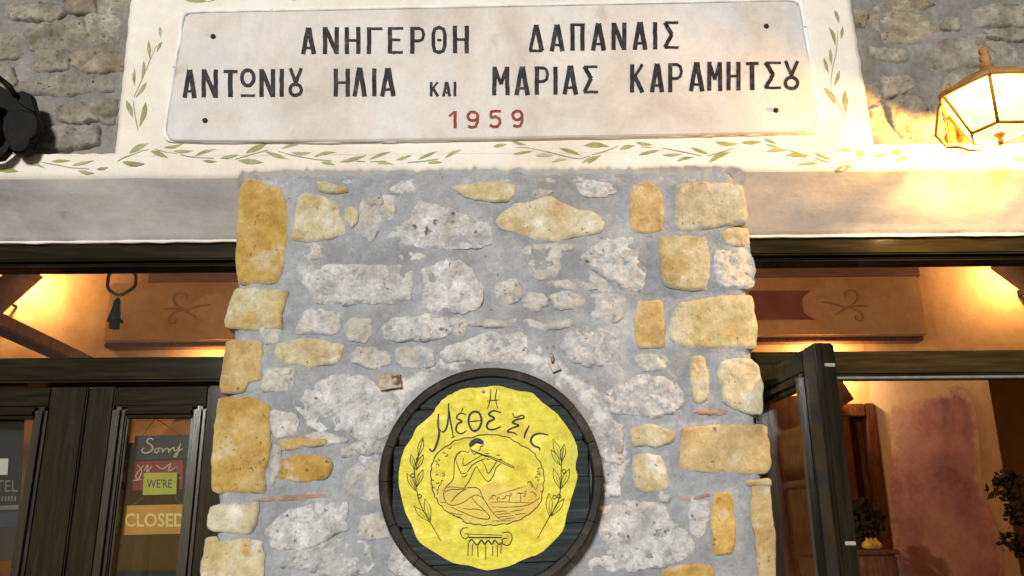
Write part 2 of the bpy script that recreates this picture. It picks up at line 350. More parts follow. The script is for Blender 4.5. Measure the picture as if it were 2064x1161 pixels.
M['steel'] = surf('brushed_strip', [(0.3, (0.12, 0.13, 0.125)), (0.7, (0.22, 0.235, 0.23))], 30, 3, 0.4, 0.1, 60, 0.001, spec=0.2)
M['white_metal'] = surf('white_latch', [(0.3, (0.294, 0.273, 0.21)), (0.7, (0.385, 0.364, 0.301))], 40, 3, 0.4, 0, 1)
M['slate'] = surf('dark_slate_board', [(0.3, (0.021, 0.0196, 0.021)), (0.7, (0.0385, 0.035, 0.0364))], 20, 4, 0.6, 0.2, 60, 0.002)  # notice colours lowered to imitate weaker light behind the glass
M['cream'] = surf('cream_lettering', [(0.3, (0.345, 0.2475, 0.1575)), (0.7, (0.42, 0.3225, 0.2175))], 30, 4, 0.6, 0, 1)
M['gold_letter'] = surf('pale_gold_lettering', [(0.3, (0.4416, 0.3456, 0.096)), (0.7, (0.5376, 0.4416, 0.1536))], 30, 4, 0.6, 0, 1)
M['red_board'] = surf('red_gloss_board', [(0.3, (0.119, 0.0098, 0.0126)), (0.7, (0.175, 0.021, 0.0238))], 12, 4, 0.22, 0.1, 30, 0.002)
M['lime_board'] = surf('lime_board', [(0.3, (0.243, 0.2329, 0.0223)), (0.7, (0.324, 0.3038, 0.0456))], 14, 4, 0.5, 0.1, 60, 0.002)
M['orange_board'] = surf('orange_board', [(0.3, (0.3038, 0.1266, 0.0162)), (0.7, (0.3847, 0.1771, 0.0304))], 14, 4, 0.5, 0.1, 60, 0.002)
M['poster'] = surf('navy_poster', [(0.3, (0.0044, 0.0052250000000000005, 0.007425)), (0.7, (0.009625000000000002, 0.011000000000000001, 0.0143))], 5, 4, 0.5, 0, 1)
M['poster_blue'] = surf('blue_print', [(0.3, (0.012, 0.0168, 0.036)), (0.7, (0.021, 0.03, 0.054))], 8, 4, 0.5, 0, 1)
M['poster_grey'] = surf('grey_print', [(0.3, (0.091, 0.091, 0.084)), (0.7, (0.133, 0.133, 0.1225))], 20, 4, 0.6, 0, 1)
M['paper'] = surf('white_paper', [(0.3, (0.39, 0.3525, 0.3)), (0.7, (0.45, 0.4125, 0.36))], 10, 3, 0.7, 0, 1)
M['rope'] = surf('dark_rope', [(0.3, (0.06, 0.035, 0.018)), (0.7, (0.12, 0.075, 0.04))], 60, 4, 0.9, 0.6, 150, 0.004)
M['foliage'] = surf('dark_foliage', [(0.3, (0.022, 0.020, 0.010)), (0.7, (0.065, 0.055, 0.025))], 25, 4, 0.7, 0, 1, randv=0.2)
M['clay'] = surf('clay_pot', [(0.3, (0.20, 0.09, 0.05)), (0.7, (0.28, 0.14, 0.08))], 10, 4, 0.8, 0.2, 50, 0.003)
M['fruit'] = surf('yellow_gourd', [(0.3, (0.40, 0.23, 0.04)), (0.7, (0.52, 0.34, 0.08))], 16, 4, 0.5, 0.1, 50, 0.002)
M['bulb'] = emit('warm_bulb', (1.0, 0.62, 0.25), 40.0)
M['bulb_soft'] = emit('warm_sconce_bulb', (1.0, 0.60, 0.24), 25.0)
def lit_glass(name):
    m, t, b = new_mat(name); t.nodes.remove(b)
    tr = nd(t, 'ShaderNodeBsdfTransparent'); tr.inputs[0].default_value = (1.0, 0.86, 0.55, 1)
    e = nd(t, 'ShaderNodeEmission'); e.inputs[0].default_value = (1.0, 0.60, 0.13, 1); e.inputs[1].default_value = 9.0
    mx = nd(t, 'ShaderNodeMixShader'); mx.inputs[0].default_value = 0.5
    t.links.new(tr.outputs[0], mx.inputs[1]); t.links.new(e.outputs[0], mx.inputs[2]); t.links.new(mx.outputs[0], t.nodes[0].inputs[0]); return m
M['lit_pane'] = lit_glass('lit_amber_pane')

# ------------------------------------------------------------------ key planes
Y_FR = 0.16                       # outer face of the timber frames
Z_ARRIS = W(1032, 346, 0).z       # lower front edge of the lintel
Z_LIP = W(1032, 484, Y_FR).z      # inner lower edge of its splayed soffit
Z_HEAD = W(1032, 533, Y_FR + .03).z
Z_RAIL_T = W(1032, 712, Y_FR).z
Z_DOOR = W(1032, 762, Y_FR).z     # top of door leaves / bottom of the transom rail
XL = lambda py: W(492 + (py - 350) * (418 - 492) / 811.0, py, 0).x
XR = lambda py: W(1487 + (py - 345) * (1553 - 1487) / 816.0, py, 0).x
X_PL = XL(750); X_PR = XR(750)

# ------------------------------------------------------------------ ground and sky setting
g = mesh_obj('ground', [(-300, -300, 0), (300, -300, 0), (300, 300, 0), (-300, 300, 0)], [[0, 1, 2, 3]], M['paving'])
tag(g, 'grey stone paving in front of the tavern', None, None, 'structure')

# ------------------------------------------------------------------ stones
def stone_mesh(poly2, Y, H, flat, amp, seed, skirt=0.05, grid=None, rimw=.014):
    """poly2: world (x,z) outline. Returns verts, faces: a rough stone face standing H proud of plane Y"""
    P = [Vector(p) for p in poly2]; m = len(P)
    per = sum((P[(i + 1) % m] - P[i]).length for i in range(m))
    n = int(max(30, min(120, per / 0.0085)))
    # corner-cutting once, then an even resample
    Q = []
    for i in range(m):
        a, b, c = P[i - 1], P[i], P[(i + 1) % m]
        Q += [b + (a - b) * 0.09, b + (c - b) * 0.09]
    P = Q; m = len(P)
    L = [0.0]
    for i in range(m): L.append(L[-1] + (P[(i + 1) % m] - P[i]).length)
    out, j = [], 0
    for k in range(n):
        s = L[-1] * k / n
        while L[j + 1] < s: j += 1
        f = (s - L[j]) / max(1e-9, L[j + 1] - L[j])
        out.append(P[j % m].lerp(P[(j + 1) % m], f))
    c = sum(out, Vector((0, 0))) / n
    jag = 0.0022 if flat > 9 else 0.0045
    out = [p + (p - c).normalized() * jag * (1.4 * N(p.x * 55, p.y * 55, seed) + 0.9 * N(p.x * 160, p.y * 160, seed + 3)) for p in out]
    sink = 0.001
    out = [c + (p - c) * (1.0 + 0.0055 / max(.012, (p - c).length)) for p in out]
    area = 0.5 * sum(out[i].x * out[(i + 1) % n].y - out[(i + 1) % n].x * out[i].y for i in range(n))
    if area < 0: out = out[::-1]; area = -area
    OA = np.array([(p.x, p.y) for p in out]); OB = np.roll(OA, -1, 0); ED = OB - OA
    E2 = np.maximum((ED ** 2).sum(1), 1e-12)
    def dist_in(Q):
        d = Q[:, None, :] - OA[None]
        t = np.clip((d * ED[None]).sum(2) / E2[None], 0, 1)
        dd = np.sqrt(((d - t[:, :, None] * ED[None]) ** 2).sum(2)).min(1)
        cond = (OA[None, :, 1] > Q[:, None, 1]) != (OB[None, :, 1] > Q[:, None, 1])
        with np.errstate(divide='ignore', invalid='ignore'):
            xi = OA[None, :, 0] + (Q[:, None, 1] - OA[None, :, 1]) / (OB - OA)[None, :, 1] * (OB - OA)[None, :, 0]
        ins = (cond & (Q[:, None, 0] < xi)).sum(1) % 2 == 1
        return dd, ins
    gs = min(.0075, max(.0036, math.sqrt(area) / 26)) if grid is None else grid
    lo, hi = OA.min(0), OA.max(0)
    gx, gy = np.meshgrid(np.arange(lo[0], hi[0], gs), np.arange(lo[1], hi[1], gs))
    Q = np.stack([gx.ravel(), gy.ravel()], 1)
    rg = np.random.RandomState(int(seed * 10) % 99991)
    Q = Q + rg.uniform(-.33, .33, Q.shape) * gs
    dd, ins = dist_in(Q); Q = Q[ins & (dd > gs * .55)]
    allv = [Vector((a[0], a[1])) for a in OA] + [Vector((a[0], a[1])) for a in Q]
    vc, _, fc, ov, _, _ = delaunay_2d_cdt(allv, [], [list(range(n))], 1, 1e-7)
    vv = np.array([(v.x, v.y) for v in vc]); dd, _ = dist_in(vv)
    ew = {18: .003, 14: .004}.get(flat, min(.009, max(.004, math.sqrt(area) * .06)))
    rr_ = random.Random(int(seed * 100))
    size = math.sqrt(area)
    planes = [(rr_.uniform(.85, 1.35) * H, rr_.uniform(-.17, .17), rr_.uniform(-.17, .17), c.x + rr_.uniform(-.4, .4) * size, c.y + rr_.uniform(-.4, .4) * size) for _ in range(6)]
    tiltx, tiltz = rr_.uniform(-.04, .04), rr_.uniform(-.04, .04)
    V, RIM = [], []
    for (x, y), d in zip(vv, dd):
        prof = 1 - (1 - min(d / ew, 1)) ** 2.2
        nz = amp * (fbm(x * 14, y * 14, seed, 3) + 0.6 * fbm(x * 55, y * 55, seed + 5, 4))
        hh = H
        if flat < 10 and planes:
            hh = min(p_[0] + p_[1] * (x - p_[3]) + p_[2] * (y - p_[4]) for p_ in planes)
            hh = max(.25 * H, min(1.8 * H, hh))
            nz += amp * (1.0 * (abs(N(x * 24, y * 30, seed + 9)) - 0.2) - 0.9 * abs(N(x * 75, y * 85, seed + 2)) - .5 * max(0, N(x * 40, y * 40, seed + 7) - .25) * 3)
        h = -sink + (hh + sink) * prof + nz * min(1, prof * 1.5 + .25) + (tiltx * (x - c.x) + tiltz * (y - c.y)) * prof
        V.append((x, Y - h, y)); RIM.append(max(0.0, 1 - d / rimw))
    nv = len(V)
    Fc = [list(f) for f in fc]
    for f in Fc:
        a, b, d_ = (vv[k] for k in f[:3])
        if (b[0] - a[0]) * (d_[1] - a[1]) - (b[1] - a[1]) * (d_[0] - a[0]) < 0: f.reverse()
    idx = [-1] * n
    for k, o_ in enumerate(ov):
        for q in o_:
            if q < n: idx[q] = k
    if skirt > 0:
        for k in range(n):
            e = V[idx[k]] if idx[k] >= 0 else (OA[k][0], Y, OA[k][1])
            V.append(e); V.append((OA[k][0], Y + skirt, OA[k][1])); RIM += [1.0, 1.0]
        for k in range(n):
            l = (k + 1) % n
            Fc.append([nv + 2 * k, nv + 2 * k + 1, nv + 2 * l + 1, nv + 2 * l])
    return V, Fc, Vector((c.x, Y, c.y)), RIM
STY = {'Y': ('ochre', 0.0042, 18, 0.0020), 'P': ('pale_ochre', 0.0046, 14, 0.0032), 'G': ('grey_stone', 0.0090, 6, 0.0062),
       'B': ('beige_stone', 0.0052, 6, 0.0042), 'K': ('brick', 0.003, 5, 0.002), 'W': ('wall_stone', 0.014, 5, 0.006)}
_seed = [1.0]
def stone(poly_px, sty, parent, Y=0.0, skirt=0.05, name='stone', world=False):
    mname, H, flat, amp = STY[sty]
    _seed[0] += 3.7
    P = poly_px if world else [(lambda v: (v.x, v.z))(W(x, y, Y - H * 0.6)) for x, y in poly_px]
    V, Fc, c, RIM = stone_mesh(P, Y, H * random.uniform(.8, 1.25), flat, amp, _seed[0], skirt)
    ob = mesh_obj(name, V, Fc, M[mname], parent, True, c)
    at = ob.data.attributes.new('rim', 'FLOAT', 'POINT'); at.data.foreach_set('value', RIM)
    return ob

A_ = (440, 330, 4.3); B_ = (800, 330, 4.3); C_ = (1150, 330, 4.3)
D_ = (420, 570, 4.0025); E_ = (800, 570, 4.0025); F_ = (1160, 570, 4.0025)
G_ = (400, 840, 3.617); H_ = (1150, 840, 3.617); PX = (0, 0, 1.0)
PILLAR = [
 ('Y', A_, [(190,200),(230,160),(300,150),(380,170),(440,215),(500,210),(545,250),(580,330),(582,520),(575,700),(545,930),(500,1010),(350,1020),(190,1030),(165,950),(162,800),(175,600),(180,350)], 1),
 ('P', A_, [(690,285),(770,262),(900,295),(1000,335),(1030,400),(1075,520),(1100,580),(960,640),(760,662),(640,650),(655,560),(680,420)], 0),
 ('P', A_, [(1105,390),(1160,385),(1200,420),(1195,490),(1150,545),(1115,480)], 0),
 ('B', A_, [(1245,320),(1320,290),(1400,290),(1410,400),(1400,500),(1350,620),(1300,655),(1255,600),(1238,480)], 0),
 ('B', A_, [(1415,290),(1460,270),(1510,300),(1520,400),(1500,470),(1460,485),(1425,430)], 0),
 ('B', A_, [(680,730),(740,705),(850,700),(915,735),(905,785),(800,815),(730,795)], 0),
 ('P', A_, [(860,155),(920,150),(1000,190),(1100,190),(1110,235),(1000,245),(880,230)], 0),
 ('G', PX, [(597,530),(640,530),(720,535),(815,532),(832,545),(825,600),(780,608),(700,608),(640,608),(622,585),(605,555)], 0),
 ('G', PX, [(845,405),(905,420),(935,432),(975,440),(990,470),(985,490),(960,497),(880,497),(775,495),(780,475),(805,455),(830,430)], 0),
 ('P', PX, [(1002,446),(1014,430),(1044,409),(1074,407),(1107,397),(1130,409),(1163,423),(1190,425),(1208,437),(1217,451),(1206,467),(1178,472),(1150,475),(1120,482),(1085,480),(1055,468),(1017,461)], 2),
 ('P', B_, [(480,190),(700,170),(900,160),(1010,180),(1000,260),(950,320),(860,320),(700,295),(600,280),(520,230)], 2),
 ('B', B_, [(1100,745),(1180,705),(1370,700),(1500,695),(1530,725),(1510,750),(1400,775),(1390,820),(1415,870),(1380,940),(1250,985),(1170,1000),(1150,900),(1110,800)], 0),
 ('B', B_, [(1300,1040),(1360,1005),(1540,1010),(1720,1040),(1730,1080),(1600,1085),(1400,1070)], 0),
 ('G', PX, [(848,545),(880,530),(925,528),(950,545),(968,575),(972,600),(965,618),(930,625),(870,622),(850,612),(858,590),(855,560)], 0),
 ('G', B_, [(-60,215),(60,150),(200,180),(160,220),(20,260)], 0),
 ('G', C_, [(60,150),(180,140),(330,170),(390,230),(300,260),(150,270),(90,220)], 0),
 ('Y', C_, [(540,200),(585,175),(700,175),(780,270),(795,400),(790,560),(720,575),(600,580),(530,560),(525,400)], 0),
 ('P', C_, [(930,185),(1100,160),(1300,175),(1440,185),(1480,195),(1505,300),(1522,430),(1515,515),(1300,520),(1180,550),(1000,570),(920,555),(925,400)], 1),
 ('G', C_, [(90,810),(170,740),(290,660),(450,640),(590,655),(600,730),(640,820),(630,950),(620,1060),(560,1080),(450,1070),(330,980),(200,890)], 0),
 ('P', C_, [(775,640),(900,630),(1050,635),(1170,640),(1195,800),(1195,960),(1160,1080),(1050,1080),(850,1060),(815,1020),(795,850)], 0),
 ('B', C_, [(1330,730),(1400,715),(1545,712),(1558,780),(1570,850),(1580,950),(1570,1050),(1400,1060),(1290,1050),(1260,900),(1270,760)], 1),
 ('P', C_, [(1305,590),(1400,565),(1530,568),(1540,690),(1460,700),(1390,690),(1340,660)], 1),
 ('P', D_, [(215,60),(300,50),(450,60),(630,65),(610,150),(580,240),(585,370),(400,370),(240,355),(150,350),(138,300),(180,180)], 1),
 ('Y', D_, [(150,480),(330,475),(420,485),(415,600),(405,770),(380,780),(325,790),(280,860),(200,880),(110,870),(105,800),(130,640)], 1),
 ('B', D_, [(740,300),(780,230),(900,220),(1045,240),(1045,400),(900,400),(740,400),(710,370)], 0),
 ('B', D_, [(1120,320),(1180,280),(1290,300),(1310,400),(1260,460),(1150,450),(1120,400)], 0),
 ('P', D_, [(550,540),(570,490),(780,455),(900,465),(1080,500),(1070,560),(1040,630),(1000,650),(800,660),(650,645),(560,600)], 2),
 ('G', PX, [(776,650),(790,645),(800,640),(850,637),(895,637),(910,652),(907,667),(882,680),(837,684),(800,687),(795,686),(778,678)], 0),
 ('B', D_, [(1140,590),(1200,520),(1350,540),(1420,560),(1480,600),(1440,650),(1340,690),(1260,660),(1180,640)], 0),
 ('B', PX, [(795,712),(805,702),(840,700),(868,702),(874,720),(870,735),(837,739),(805,730)], 0),
 ('B', D_, [(430,820),(450,710),(600,700),(690,700),(690,760),(660,840),(570,860),(450,875)], 0),
 ('G', PX, [(592,797),(610,795),(635,777),(665,760),(707,757),(745,762),(765,787),(790,790),(800,802),(795,830),(785,870),(770,882),(730,882),(700,868),(668,858),(652,868),(630,862),(615,840),(600,820)], 0),
 ('Y', PX, [(441,804),(510,805),(540,819),(541,840),(540,900),(536,930),(530,950),(535,978),(533,989),(480,990),(440,989),(428,983),(429,935),(434,875),(437,840)], 1),
 ('B', PX, [(545,828),(560,830),(592,836),(598,855),(590,876),(560,878),(550,868)], 0),
 ('Y', G_, [(620,165),(800,160),(925,165),(920,205),(850,210),(740,220),(650,240),(610,235)], 0),
 ('Y', G_, [(595,330),(650,300),(760,295),(930,295),(965,330),(960,390),(920,440),(800,465),(700,455),(595,455)], 0),
 ('B', G_, [(1100,400),(1160,345),(1250,325),(1330,330),(1340,500),(1320,610),(1220,590),(1120,550),(1060,520),(1080,470)], 0),
 ('G', G_, [(1120,200),(1230,175),(1350,190),(1330,245),(1200,260),(1130,245)], 0),
 ('B', G_, [(1190,740),(1330,700),(1360,780),(1385,870),(1280,880),(1180,870),(1185,800)], 0),
 ('P', G_, [(95,660),(150,645),(350,645),(420,620),(425,700),(405,780),(370,850),(200,830),(100,820),(70,800),(80,720)], 1),
 ('G', G_, [(500,810),(590,740),(640,680),(740,655),(880,625),(1075,635),(1060,740),(1060,820),(960,860),(900,900),(830,950),(680,955),(540,945),(505,870)], 0),
 ('P', G_, [(60,890),(140,885),(160,930),(300,905),(440,910),(460,1000),(455,1161),(455,1250),(20,1250),(30,1100)], 1),
 ('G', G_, [(580,1085),(700,1000),(880,930),(1000,915),(1180,910),(1220,940),(1270,1080),(1220,1140),(1000,1150),(800,1120),(650,1110)], 0),
 ('G', G_, [(1380,1100),(1410,970),(1450,930),(1519,1010),(1640,1161),(1500,1161),(1400,1120)], 0),
 ('G', E_, [(350,570),(420,500),(560,470),(750,400),(850,420),(980,400),(1080,450),(1160,530),(1150,600),(960,620),(800,640),(600,620),(400,640)], 0),
 ('B', E_, [(580,310),(700,300),(860,300),(960,280),(950,320),(860,350),(700,345),(600,340)], 0),
 ('B', E_, [(1020,140),(1080,95),(1160,90),(1200,120),(1200,180),(1120,205),(1040,190)], 0),
 ('B', E_, [(1240,120),(1290,80),(1420,80),(1500,130),(1480,180),(1400,200),(1290,190)], 0),
 ('B', E_, [(1030,300),(1080,285),(1200,330),(1380,290),(1420,310),(1390,350),(1200,370),(1080,350)], 0),
 ('G', PX, [(1132,695),(1150,670),(1170,660),(1180,655),(1222,662),(1247,685),(1248,720),(1232,732),(1185,735),(1160,728),(1140,712)], 2),
 ('B', F_, [(130,95),(350,95),(385,130),(380,280),(300,305),(180,290),(120,270)], 0),
 ('Y', F_, [(510,160),(690,155),(705,200),(700,310),(715,400),(710,510),(520,515),(490,430),(480,300),(510,240)], 0),
 ('P', F_, [(850,165),(1000,150),(1200,110),(1415,105),(1435,250),(1455,350),(1445,520),(1300,515),(1000,510),(850,505),(790,470),(765,400),(800,250)], 1),
 ('P', F_, [(935,610),(1035,600),(1060,720),(1070,850),(1055,940),(1000,960),(950,930),(945,820),(930,750)], 0),
 ('P', F_, [(1190,650),(1300,630),(1420,620),(1470,680),(1495,800),(1500,940),(1500,1040),(1400,1040),(1290,1000),(1200,950),(1190,830),(1150,740)], 1),
 ('G', F_, [(250,940),(270,870),(340,820),(530,755),(700,770),(780,800),(870,890),(860,960),(780,1040),(650,1070),(500,1050),(330,1040),(270,1000)], 0),
 ('G', H_, [(130,60),(250,40),(370,60),(370,160),(375,270),(300,300),(230,290),(200,200)], 0),
 ('P', H_, [(445,85),(560,65),(720,95),(755,140),(720,195),(620,215),(550,195),(470,215)], 2),
 ('P', H_, [(470,285),(560,280),(655,295),(680,390),(705,470),(690,530),(500,530),(470,500)], 0),
 ('Y', H_, [(825,85),(1100,70),(1390,60),(1415,75),(1440,220),(1450,350),(1420,405),(1200,395),(1000,390),(810,375),(815,230)], 1),
 ('G', H_, [(240,345),(390,350),(395,400),(360,470),(355,560),(240,580),(235,450)], 0),
 ('G', H_, [(215,665),(350,640),(450,610),(510,640),(590,625),(710,670),(740,780),(820,830),(875,900),(880,980),(780,1060),(600,1090),(400,1105),(250,1120),(130,1090),(140,1060),(240,950),(220,800)], 0),
 ('Y', H_, [(1045,570),(1180,565),(1185,700),(1195,800),(1190,930),(1175,990),(1040,990),(1045,800)], 0),
 ('Y', H_, [(1330,510),(1455,505),(1465,650),(1480,850),(1495,1161),(1500,1300),(1375,1300),(1370,1100),(1365,870),(1325,780),(1325,650)], 1),
 ('P', H_, [(1285,465),(1440,455),(1453,498),(1320,502)], 1),
 ('Y', H_, [(680,1120),(820,1100),(1010,1085),(1040,1130),(1045,1240),(680,1240)], 0),
 ('B', PX, [(805,514),(830,509),(856,513),(850,521),(815,523)], 0),
 ('B', PX, [(1000,575),(1030,560),(1050,575),(1048,598),(1020,612),(1000,600)], 0),
 ('B', PX, [(1235,500),(1262,508),(1285,498),(1290,512),(1262,520),(1240,515)], 0),
 ('B', PX, [(1065,395),(1085,382),(1110,384),(1100,394)], 0),
 ('B', PX, [(735,398),(765,392),(770,408),(750,414)], 0),
 ('B', PX, [(1282,720),(1310,712),(1345,722),(1340,742),(1300,744)], 0),
 ('B', PX, [(560,745),(590,742),(592,752),(565,756)], 0),
 ('B', PX, [(1190,545),(1215,560),(1240,585),(1215,584),(1195,570)], 0),
 ('B', PX, [(905,640),(925,638),(940,652),(930,672),(912,668)], 0),
 ('B', PX, [(690,905),(720,898),(722,915),(695,920)], 0),
 ('G', PX, [(1215,905),(1240,900),(1255,920),(1250,935),(1225,930)], 0),
 ('B', PX, [(1330,960),(1352,985),(1345,1010),(1330,1000)], 0),
 ('B', PX, [(1395,1005),(1425,1010),(1425,1060),(1400,1090),(1390,1050)], 0),
 ('B', PX, [(550,900),(565,905),(562,960),(545,975)], 0),
 ('B', PX, [(525,640),(565,660),(560,690),(530,690)], 0),
 ('B', PX, [(600,880),(650,872),(700,884),(690,892),(620,893)], 0),
 ('K', H_, [(790,570),(860,590),(960,570),(1010,557),(1000,580),(900,605),(830,603)], 0),
 ('K', F_, [(960,1050),(1040,1022),(1150,1022),(1215,1035),(1210,1055),(1080,1055)], 0),
 ('K', G_, [(400,605),(600,580),(850,565),(960,566),(960,583),(700,598),(500,618)], 0),
]
pillar = thing('stone_pillar', 'grey mortared stone pillar with ochre corner stones between the two glazed entrances', 'pillar', (0.0, 0.1, 0.0))
for sty, reg, pts, q in PILLAR:
    if q == 2: sty2 = 'B' if sty == 'P' else sty
    o = stone(zr(reg, pts), sty, pillar, 0.0, 0.16 if q == 1 else 0.05)
    if q == 2 and sty == 'P':
        o.data.materials[0] = M['beige_stone'] if False else M['pale_ochre']
# courses below the photograph's lower edge, down to the ground
zb = W(1032, 1175, 0).z
z = zb - 0.16; rnd = random.Random(3)
while z > 0.05:
    h = rnd.uniform(.10, .15); x = X_PL + .012 - .0
    first = True
    while x < X_PR - 0.05:
        wd = rnd.uniform(.11, .22)
        if X_PR - (x + wd) < .09: wd = X_PR - x
        j = lambda: rnd.uniform(-.012, .012)
        edge = first or x + wd > X_PR - .02
        x1 = x + wd - (0.0 if x + wd > X_PR - .02 else .03)
        pts = [(x + (0 if first else j()), z + j() * .6), ((x + x1) / 2, z + j()), (x1, z + j() * .6), (x1 + j() * .5, z + h * .5), (x1, z + h + j()), ((x + x1) / 2, z + h + j()), (x, z + h + j() * .6), (x - (0 if first else .006), z + h * .5)]
        stone(pts, 'P' if edge and rnd.random() < .8 else rnd.choice('GGBBY'), pillar, 0.0, .16 if edge else .05, world=True)
        x += wd; first = False
    z -= h + .03
# mortar core
V, Fc = [], []
nz_, nx_ = 420, 210
ztop = Z_ARRIS + 0.03
for i in range(nz_ + 1):
    zz = ztop * i / nz_
    xl = X_PL + .006 + 0.006 * N(zz * 14, 1.3) + 0.003 * N(zz * 50, 4)
    xr = X_PR - .004 + 0.006 * N(zz * 14, 7.7) + 0.003 * N(zz * 50, 9)
    row = [(xl + .004, .45), (xl, .03)]
    for j in range(nx_ + 1):
        x = xl + (xr - xl) * j / nx_
        y = 0.0034 * fbm(x * 7, zz * 7, 2.2, 3) + 0.0032 * fbm(x * 24, zz * 34, 8, 5) + .0022
        e = min(j, nx_ - j)
        if e < 4: y += 0.012 * (1 - e / 4.0) ** 2
        row.append((x, y))
    row += [(xr, .03), (xr - .004, .45)]
    V += [(a, b, zz) for a, b in row]
cw = nx_ + 5
for i in range(nz_):
    for j in range(cw - 1):
        Fc.append([i * cw + j, i * cw + j + 1, (i + 1) * cw + j + 1, (i + 1) * cw + j])
mo_ = mesh_obj('mortar', V, Fc, M['mortar'], pillar, True, (0, .2, 1.2))
bc0 = W(989, 963, 0); wt = []
for x, y, zz in V:      # lime wash drips under the lintel and pale filler round the barrel head
    d = math.hypot(x - bc0.x, zz - bc0.z)
    a = max(0, 1 - abs(d - .285) / .055) * max(0, min(1, (zz - bc0.z) / .1 + .4)) * .85
    b_ = max(0, 1 - abs(zz - (Z_ARRIS - .022)) / .020) * .52
    wt.append(max(a, b_))
mo_.data.attributes.new('white', 'FLOAT', 'POINT').data.foreach_set('value', wt)

# ------------------------------------------------------------------ lintel with plaster panel
lint = thing('plaster_lintel', 'cream plastered lintel and panel painted with green olive sprigs over the stone pillar', 'lintel', (0, 0.1, Z_ARRIS))
YL = -0.012; R_ARR = 0.020
def za_base(x): return Z_ARRIS - (.017 if x < X_PL - .01 else (.014 if x > X_PR + .01 else 0))
zt_l, zt_r = W(110, 309, YL).z, W(1900, 288, YL).z
PXL0, PXL1 = W(262, 0, YL), W(231, 306, YL)
PXR0, PXR1 = W(1715, 0, YL), W(1763, 290, YL)
V, Fc, SF = [], [], []
cols = 460; X0, X1 = -2.3, 2.3
def band_top(x): 
    f = (x - X0) / (X1 - X0); return zt_l + (zt_r - zt_l) * min(1, max(0, (x + 1.0) / 2.0)) + .004 * N(x * 16, 3) + .003 * N(x * 45, 5)
prof_n = 0
for i in range(cols + 1):
    x = X0 + (X1 - X0) * i / cols
    zt = band_top(x)
    on = X_PL - .01 < x < X_PR + .01
    za = za_base(x) + (0.006 * N(x * 28, 12) + 0.008 * N(x * 85, 15) if on else 0.003 * N(x * 6, 12))
    zl = Z_LIP + .003 * N(x * 5, 2) + .002 * N(x * 22, 6)
    r_ = .012 if on else R_ARR
    pts = [(.05, zt), (YL + .004, zt), (YL, zt - .004)]
    for k in range(1, 5): pts.append((YL, zt - .004 - (zt - .004 - za - r_) * k / 4))
    # rounded arris into the splay
    for k in range(1, 6):
        a = k / 5 * R(62)
        pts.append((YL + r_ * (1 - math.cos(a)), za + r_ - r_ * math.sin(a)))
    ys, zs = pts[-1]
    for k in range(1, 9):
        f = k / 8; pts.append((ys + (Y_FR - .002 - ys) * f, zs + (zl - zs) * f))
    pts += [(Y_FR + .10, zl + .002), (Y_FR + .10, zl + .2)]
    prof_n = len(pts)
    for k, (y, zz) in enumerate(pts):
        dy = 0
        if 2 <= k <= 6: dy = .0004 * fbm(x * 9, zz * 9, 4, 3)
        elif 7 <= k < prof_n - 3: dy = .004 * fbm(x * 2.2, y * 8, 14, 3) ; zz = zz + .004 * fbm(x * 3.1, y * 9, 24, 3)
        V.append((x, y + dy, zz))
for i in range(cols):
    for k in range(prof_n - 1):
        (SF if k >= 10 else Fc).append([i * prof_n + k, i * prof_n + k + 1, (i + 1) * prof_n + k + 1, (i + 1) * prof_n + k])
mesh_obj('soffit', V, SF, M['soffit'], lint, True, (0, .1, Z_ARRIS))
# upright panel standing on the band
rows_, pc = 60, 130
ZP0, ZP1 = min(zt_l, zt_r) - .010, 3.30
base = len(V)
for i in range(rows_ + 1):
    zz = ZP0 + (ZP1 - ZP0) * i / rows_
    f0 = (zz - PXL1.z) / (PXL0.z - PXL1.z); xa = PXL1.x + (PXL0.x - PXL1.x) * f0 + .003 * N(zz * 30, 1) + .002 * N(zz * 80, 2)
    f1 = (zz - PXR1.z) / (PXR0.z - PXR1.z); xb = PXR1.x + (PXR0.x - PXR1.x) * f1 + .003 * N(zz * 30, 5) + .002 * N(zz * 80, 8)
    V.append((xa, .05, zz))
    for j in range(pc + 1):
        x = xa + (xb - xa) * j / pc
        e = min(j, pc - j)
        V.append((x, YL - .0006 + .0004 * fbm(x * 9, zz * 9, 4, 3) + (.005 if e == 0 else 0), zz))
    V.append((xb, .05, zz))
cw = pc + 3
for i in range(rows_):
    for j in range(cw - 1):
        a = base + i * cw + j
        Fc.append([a, a + 1, a + cw + 1, a + cw])
mesh_obj('plaster', V, Fc, M['plaster'], lint, True, (0, 0.05, Z_ARRIS + .1))
# plastered-over cable crossing the left soffit
def soffit(px, py):
    d = ROT @ Vector(((px - 1032.0) / F, -(py - 580.5) / F, -1.0))
    # plane through arris and lip
    k = (Z_LIP - Z_ARRIS) / (Y_FR - 0.01)
    t = (Z_ARRIS + k * (EYE.y - 0.01) - EYE.z) / (d.z - k * d.y)
    return EYE + d * t
cp = [soffit(*p) for p in smooth_poly([(8, 352), (23, 362), (38, 378), (76, 397), (125, 410), (170, 420), (265, 433), (330, 441), (400, 448)], 5)]
cp = [p + Vector((0, .0022, .0022)) for p in cp]
tube('plastered_cable', cp, [.0042 - .0022 * i / len(cp) for i in range(len(cp))], M['soffit'], lint, 8)
# soffit lip of whiter filler above the timber heads
for s, xa, xb in ((0, X0 + .02, X_PL - .004), (1, X_PR + .004, X1 - .02)):
    pts = [Vector((xa + (xb - xa) * k / 40, Y_FR - .006, Z_LIP + .002 + .0025 * N(k * .9, s))) for k in range(41)]
    tube('filler_lip', pts, [.0040 + .003 * N(k * 1.7, 3 + s) for k in range(41)], M['plaster'], lint, 8)

